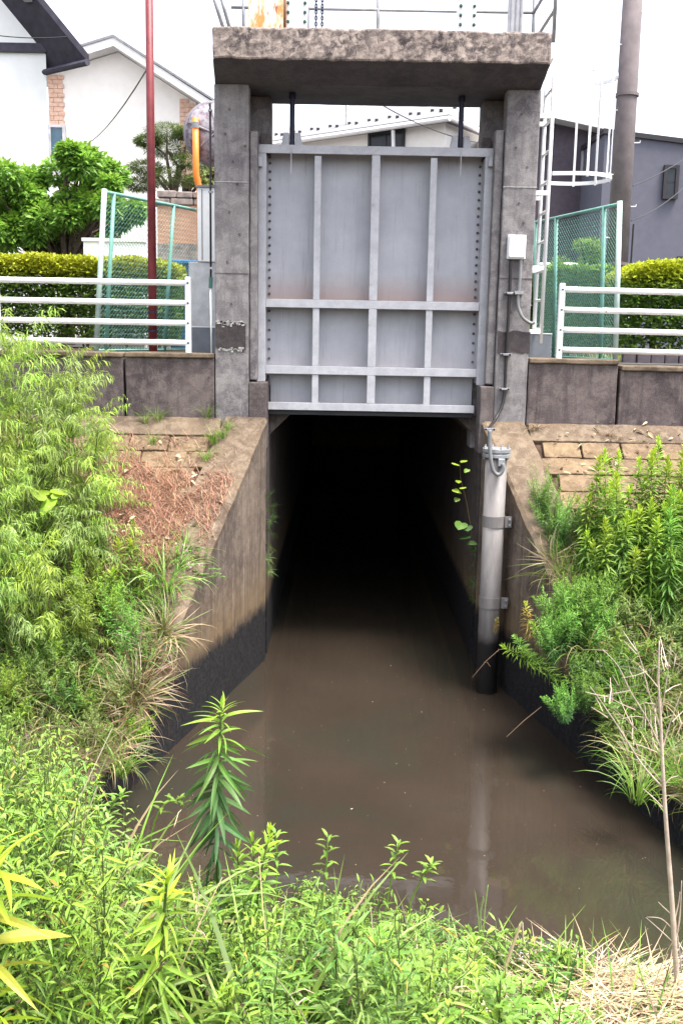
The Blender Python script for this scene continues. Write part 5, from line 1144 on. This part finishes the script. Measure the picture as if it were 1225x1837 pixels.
for i in range(46):
    px = rnd.uniform(600, 1060); Y = rnd.uniform(2.0, 2.75); p = nb(px, Y); ty = np.interp(px, [600, 820, 900, 1060], [1690, 1700, 1725, 1790]) + rnd.uniform(0, 60)
    h = h_for(ty, Y, p)
    if h < .08: h = rnd.uniform(.08, .16)
    plant('mugwort', mw[rnd.randrange(3)], p, rnd.uniform(0, 6.3), min(h, .6)/.35, (rnd.uniform(-.15, .15), rnd.uniform(-.15, .15)), 'low lobed-leaf mugwort on the near bank, ' + ('below the central shoots' if px < 760 else 'left of the broken reed' if px < 900 else 'beside the dry straw') + (', water side' if Y > 2.4 else ', viewer side'), 'plant', 'mugwort along the near bank edge')
for i in range(30):
    px, Y = rnd.uniform(-60, 700), rnd.uniform(1.9, 2.6); p = nb(px, Y); ty = np.interp(px, prof_x, prof_y) + rnd.uniform(90, 220)
    h = max(.15, h_for(ty, Y, p)); single('long_grass', gt[rnd.choice([0, 2, 2, 1])], p, rnd.uniform(0, 6.3), min(1.3, h/.42), (0, 0), 'long-bladed grass tuft growing up through the foreground weeds', 'grass', 'long grass among the foreground weeds')
for i in range(16):
    px, Y = rnd.uniform(-20, 900), rnd.uniform(1.9, 2.8); p = nb(px, Y); h = max(.2, h_for(np.interp(px, prof_x, prof_y) + rnd.uniform(20, 160), Y, p)); g = PB(); r = np.random.default_rng(900 + i)
    pts_ = stempts(h, r, .3, 7); g.tube(pts_, .0028, .0012, J(rnd.choice(['straw', 'beige', 'brown']), .2), 4)
    for k in range(5):
        q = along(pts_, r.uniform(.4, .95)); d = Vector((r.uniform(-1, 1), r.uniform(-1, 1), r.uniform(-.2, 1)))*.06; g.tube([q, q + d*.6, q + d + Vector((0, 0, -.02))], .0014, .0007, J('beige', .2), 3)
    plant('dry_stalk', [g.mesh('stalk', 'straw')], p, rnd.uniform(0, 6.3), 1, (0, 0), 'dead bent stalk tangled among the foreground weeds', 'plant', 'dead stalks in the foreground weeds')
# ground cover under the weeds
g = PB()
for i in range(5200):
    x, y = rnd.uniform(-1.5, 1.0), rnd.uniform(1.3, 3.1)
    g.blade((x, y, nz(x, y)), rnd.uniform(0, 6.3), rnd.uniform(.08, .30), rnd.uniform(.05, .9), .006, J(rnd.choice(['mid', 'dark', 'olive', 'light', 'lime', 'brown', 'straw']), .3), rnd.uniform(.3, 1.8), 4)
o = tag(bpy.data.objects.new('grass', g.mesh('grass')), 'thin grass undergrowth beneath the foreground weeds', 'grass', None, 'stuff'); COL.objects.link(o)

# the tall goldenrod in front of the water: every leaf a piece
def leafmesh(c, L=1., W=.16, droop=.0):
    g = PB(); n = 9; vs = []
    for i in range(n):
        t = i/(n - 1); w = W*.5*(math.sin(math.pi*min(1, t**.75))**.8)*(1 if 0 < i < n - 1 else 0) + .002; x = L*t; z = -droop*t*t
        vs += [(x, w, z + w*.35), (x, 0, z), (x, -w, z + w*.35)]
    fs = []
    for i in range(n - 1): b = 3*i; fs += [(b, b + 1, b + 4, b + 3), (b + 1, b + 2, b + 5, b + 4)]
    g.raw(vs, fs, c); return g.mesh('leaf')
def leafy(name, label, base, pts, n, L, pal, start, elev, W=.17, seed=1, azf=None, lname='leaf'):
    r = np.random.default_rng(seed); g = PB(); g.tube(pts, .007, .003, C_['stem'], 6)
    o = plant(name, [g.mesh('stem')], base, 0, 1, (0, 0), label, 'plant')
    ms = [[leafmesh(np.array(c)*k, 1, W*w_, d_) for w_, d_, k in ((1, .40, 1.), (.85, .62, .85), (1.1, .25, 1.12))] for c in pal]
    for i in range(n):
        t = start + (1 - start)*(i/(n - 1))**.9; p = along(pts, min(t, 1)); mi = min(len(pal) - 1, max(0, int((t - start)/(1 - start)*len(pal))))
        l = bpy.data.objects.new(lname, ms[mi][r.integers(3)]); COL.objects.link(l); l.parent = o; l.location = p
        el = np.interp(t, *elev) + r.uniform(-.3, .3); k = L*np.interp(t, [start, start + .2, .75, .93, 1], [.8, 1, 1, .75, .4])*r.uniform(.7, 1.2)
        az = i*2.399 + r.uniform(-.3, .3) if azf is None else azf(i, r)
        l.rotation_euler = (r.uniform(-1.0, 1.0), -el, az + r.uniform(-.5, .5)); l.scale = (k, k*r.uniform(.75, 1.1), k)
    return o
Y = 2.72; b0 = nb(402, Y); tp_ = at(398, 1268, Y) - b0; md = at(388, 1500, Y) - b0
pts = smoothpath([Vector((.0, 0, 0)), Vector((md.x, 0, md.z)), Vector((at(392, 1380, Y).x - b0.x, -.01, at(392, 1380, Y).z - b0.z)), tp_], 4)
leafy('tall_goldenrod', 'single tall leafy goldenrod standing against the water at centre left', b0, pts, 120, .118, [(.07, .14, .055), (.07, .15, .055), (.075, .16, .05), (.08, .17, .045), (.085, .18, .04), (.12, .25, .04), C_['light'], C_['lime']], .2, ([0, .5, .82, .95, 1], [-.85, -.45, .0, .6, 1.2]), .125, 5)
Y = 2.05; b0 = nb(296, Y); tp_ = at(300, 1575, Y) - b0
leafy('bright_goldenrod', 'large yellow-green goldenrod with drooping leaves at lower left foreground', b0, smoothpath([Vector((-.02, 0, 0)), Vector((-.02, 0, tp_.z*.5)), tp_], 6), 150, .105, [C_['mid'], C_['mid'], C_['light'], C_['light'], C_['light'], C_['lime'], C_['lime'], C_['yellow']], .1, ([0, .5, .85, 1], [-.6, -.1, .3, 1.2]), .12, 6)
Y = 1.5; b0 = nb(-32, Y); b0.z = nz(b0.x, Y) - .02; tp_ = at(-10, 1525, Y) - b0
leafy('yellow_leaf_plant', 'yellow-leaved plant reaching in at the left edge of the foreground', b0, smoothpath([Vector(), Vector((.0, 0, tp_.z*.6)), tp_], 6), 64, .115, [C_['lime'], C_['yellow'], C_['yellow'], (.36, .36, .04), C_['yellow']], .15, ([0, .5, .85, 1], [-.2, .05, .35, .9]), .19, 7)
# slim curling shoots over the water at left
for i, pl in enumerate(([(268, 1560), (272, 1500), (283, 1462), (300, 1440), (318, 1438), (330, 1446)], [(180, 1520), (190, 1470), (205, 1440), (222, 1425)], [(575, 1640), (585, 1560), (588, 1500)], [(690, 1640), (705, 1560), (715, 1512)], [(735, 1620), (760, 1570), (775, 1550)], [(495, 1600), (497, 1540), (495, 1495)])):
    Y = 2.8; p0 = at(*pl[0], Y); pts = smoothpath([at(x, y, Y) - p0 for x, y in pl], 5); pts = [Vector((pts[0].x, 0, nz(p0.x, Y) - p0.z))] + pts if p0.z > nz(p0.x, Y) else pts
    s_ = PB(); s_.tube(pts, .0035, .0015, C_['light'], 5); l_ = PB(); n = 16; ts = np.linspace(.45, 1, n)
    l_.leaves(np.array([along(pts, t) for t in ts]), np.arange(n)*2.4, np.interp(ts, [0, 1], [-.1, .8]), .05, .011, .35, 0, JJ('light', n), False)
    plant('slim_shoot', [s_.mesh('stem'), l_.mesh('leaves')], p0, 0, 1, (0, 0), ['curling slim shoot arching over the water at left', 'upright thin shoot before the dark left wall', 'thin shoot rising against the water left of centre', 'leafy thin shoot rising against the water at centre', 'short thin shoot beside the central leafy shoot', 'thin shoot just right of the tall goldenrod'][i], 'plant')
# seed-head grass stalks and broken reed
g = PB(); Y = 2.7; p0 = at(862, 1720, Y)
for pl in ([(862, 1720), (858, 1650), (852, 1600)], [(866, 1720), (868, 1650), (874, 1592)], [(864, 1700), (862, 1640), (868, 1612)], [(868, 1720), (880, 1690), (900, 1672), (925, 1668)], [(860, 1700), (840, 1672), (815, 1655)], [(856, 1690), (826, 1660), (802, 1657)]):
    pts = smoothpath([at(x, y, Y) - p0 for x, y in pl], 6); g.tube(pts, .0022, .001, C_['pale'], 3); n = 18; ts = np.linspace(.35, 1, n)
    g.leaves(np.array([along(pts, t) for t in ts]), rnd.uniform(0, 6), 1.1, .010, .003, 0, 0, JJ('pale', n), True)
p0b = Vector((p0.x, p0.y, p0.z)); plant('seed_grass', [g.mesh('stalks')], p0b, 0, 1, (0, 0), 'grass stalks with thin seed heads over the water at lower right', 'grass')
g = PB(); p0 = at(905, 1740, 2.6); g.tube([Vector(), at(918, 1700, 2.6) - p0, at(932, 1662, 2.6) - p0], .006, .004, C_['straw'], 5); g.tube([at(932, 1662, 2.6) - p0, at(936, 1655, 2.6) - p0, at(938, 1690, 2.6) - p0], .004, .003, C_['beige'], 4)
plant('broken_reed', [g.mesh('stem', 'straw')], p0, 0, 1, (0, 0), 'broken pale reed stub bent at its tip by the near bank', 'reed')
# dry straw mat at lower right
g = PB()
for i in range(3600):
    px = rnd.uniform(960, 1300); Y = rnd.uniform(2.0, 2.74); q = at(px, 1700, Y); x = q.x
    if px < 1030 and rnd.random() < .7: continue
    a = rnd.gauss(.1, .55) + (math.pi if rnd.random() < .5 else 0); L = rnd.uniform(.08, .3)
    g.blade((x, Y, nz(x, Y) + rnd.uniform(.0, .09)), a, L, 1.45 + rnd.uniform(-.35, .15), .0045, J(rnd.choice(['straw', 'straw', (.46, .36, .22), (.52, .41, .26), (.30, .22, .13)]), .25), rnd.uniform(-.2, .9), 4)
for pl in ([(1095, 1775), (1105, 1755), (1122, 1752), (1130, 1775)], [(1085, 1778), (1110, 1748), (1126, 1762), (1128, 1790)], [(1180, 1800), (1195, 1788), (1215, 1800)], [(1010, 1770), (1050, 1760), (1075, 1772)]):
    pts = smoothpath([at(x, y, 2.65) for x, y in pl], 5); g.tube(pts, .0035, .003, C_['straw'], 4)
o = tag(bpy.data.objects.new('dry_straw', g.mesh('dry_straw', 'straw')), 'mat of dry golden straw at the lower right corner', 'straw', None, 'stuff'); COL.objects.link(o)
for px, ty, Y in ((1062, 1735, 2.6), (1040, 1760, 2.6), (1090, 1790, 2.4)):
    p = nb(px, Y); plant('goldenrod', fg[2], p, rnd.uniform(0, 6.3), max(.12, h_for(ty, Y, p))/.55, (0, 0), 'small green goldenrod sprouting by the dry straw mat', 'plant', 'small goldenrods by the straw')
# tall dead stem with bare branches at right
Y = 2.55; D = lambda l, Y=Y: [at(x, y, Y) for x, y in l]
b0 = at(1222, 1850, Y)
g = MB().tube(smoothpath(D([(1222, 1850), (1212, 1740), (1203, 1600), (1194, 1480), (1188, 1380), (1184, 1290), (1180, 1220), (1182, 1150)]), 5), .0088, 7, .002)
Ds = tag(g.obj('dead_weed', 'deadwood', smooth=True), 'tall dry branching dead stem rising along the right edge of the foreground', 'dead plant')
for l, r_ in (([(1186, 1345), (1160, 1290), (1130, 1240), (1108, 1195), (1080, 1165)], .004), ([(1185, 1310), (1165, 1250), (1150, 1190), (1135, 1150)], .0035), ([(1184, 1290), (1195, 1220), (1202, 1160)], .0035), ([(1186, 1350), (1200, 1300), (1222, 1240)], .004), ([(1187, 1412), (1150, 1370), (1112, 1310), (1080, 1262), (1058, 1232)], .0045), ([(1189, 1450), (1172, 1432), (1153, 1415)], .004), ([(1188, 1405), (1172, 1385), (1150, 1360)], .003), ([(1190, 1410), (1202, 1396), (1216, 1392)], .0035), ([(1203, 1640), (1190, 1628), (1180, 1618)], .003), ([(1204, 1665), (1185, 1648), (1160, 1645)], .003), ([(1206, 1690), (1185, 1670), (1158, 1646)], .003), ([(1208, 1700), (1218, 1650), (1222, 1580)], .005), ([(1207, 1660), (1216, 1622), (1219, 1600)], .004), ([(1178, 1350), (1140, 1335), (1100, 1330)], .0028), ([(1160, 1290), (1140, 1285), (1112, 1290)], .0025), ([(1222, 1745), (1216, 1690), (1210, 1640)], .004)):
    MB().tube(smoothpath(D(l), 4), r_*.62, 5, r_*.22).obj('branch', 'deadwood', Ds, smooth=True)
tw = PB(); rr_ = random.Random(31)
for i in range(46):
    px, py = rr_.choice([(1165, 1300), (1140, 1255), (1120, 1215), (1150, 1190), (1200, 1180), (1210, 1270), (1095, 1280), (1130, 1335), (1186, 1240), (1184, 1320), (1100, 1185), (1080, 1260)]); px += rr_.uniform(-16, 16); py += rr_.uniform(-30, 30)
    ang = rr_.uniform(2.2, 5.2) if px < 1180 else rr_.uniform(3.8, 6.0); ln = rr_.uniform(18, 60)
    P_ = [(px, py), (px + ln*.5*math.cos(ang), py + ln*.5*math.sin(ang)), (px + ln*math.cos(ang) + rr_.uniform(-6, 6), py + ln*math.sin(ang) + rr_.uniform(-4, 8))]
    dY = rr_.uniform(-.08, .12); tw.tube([at(x, y, Y + dY*k) for k, (x, y) in enumerate(P_)], .0018, .0007, J((.42, .34, .27), .2), 3)
o = bpy.data.objects.new('twigs', tw.mesh('twigs', 'straw')); COL.objects.link(o); o.parent = Ds; o['kind'] = 'stuff'
g = PB(); c0 = atz(958, 1722, 0)
for i in range(160):
    x, y = c0.x + rnd.gauss(0, .075), c0.y + rnd.gauss(0, .07); s_ = rnd.uniform(.003, .010)
    g.raw([(x + s_*math.cos(t), y + s_*math.sin(t), .004) for t in np.linspace(0, 5.2, 6)], [(0, 1, 2, 3, 4, 5)], J((.42, .43, .42), .2))
o = tag(bpy.data.objects.new('foam', g.mesh('foam', 'straw')), 'small patch of pale foam floating by the near bank', 'foam', None, 'stuff'); COL.objects.link(o)
# specks drifting on the water
g = PB()
for i in range(230):
    y = rnd.uniform(4.2, 11) ; x = rnd.uniform(wl(y) + .1, wr(y) - .1) if y < 10.4 else rnd.uniform(-.7, 1.3)
    s_ = rnd.uniform(.002, .007)*(2.2 if rnd.random() < .05 else 1); a = rnd.uniform(0, 6.3)
    g.raw([(x + s_*math.cos(a), y + s_*math.sin(a), .003), (x - .4*s_*math.sin(a), y + .4*s_*math.cos(a), .004), (x - s_*math.cos(a), y - s_*math.sin(a), .003), (x + .4*s_*math.sin(a), y - .4*s_*math.cos(a), .003)], [(0, 1, 2, 3)], J('beige', .35))
o = tag(bpy.data.objects.new('floating_specks', g.mesh('floating_specks', 'straw')), 'tiny pale specks floating on the brown water', 'debris', None, 'stuff'); COL.objects.link(o)
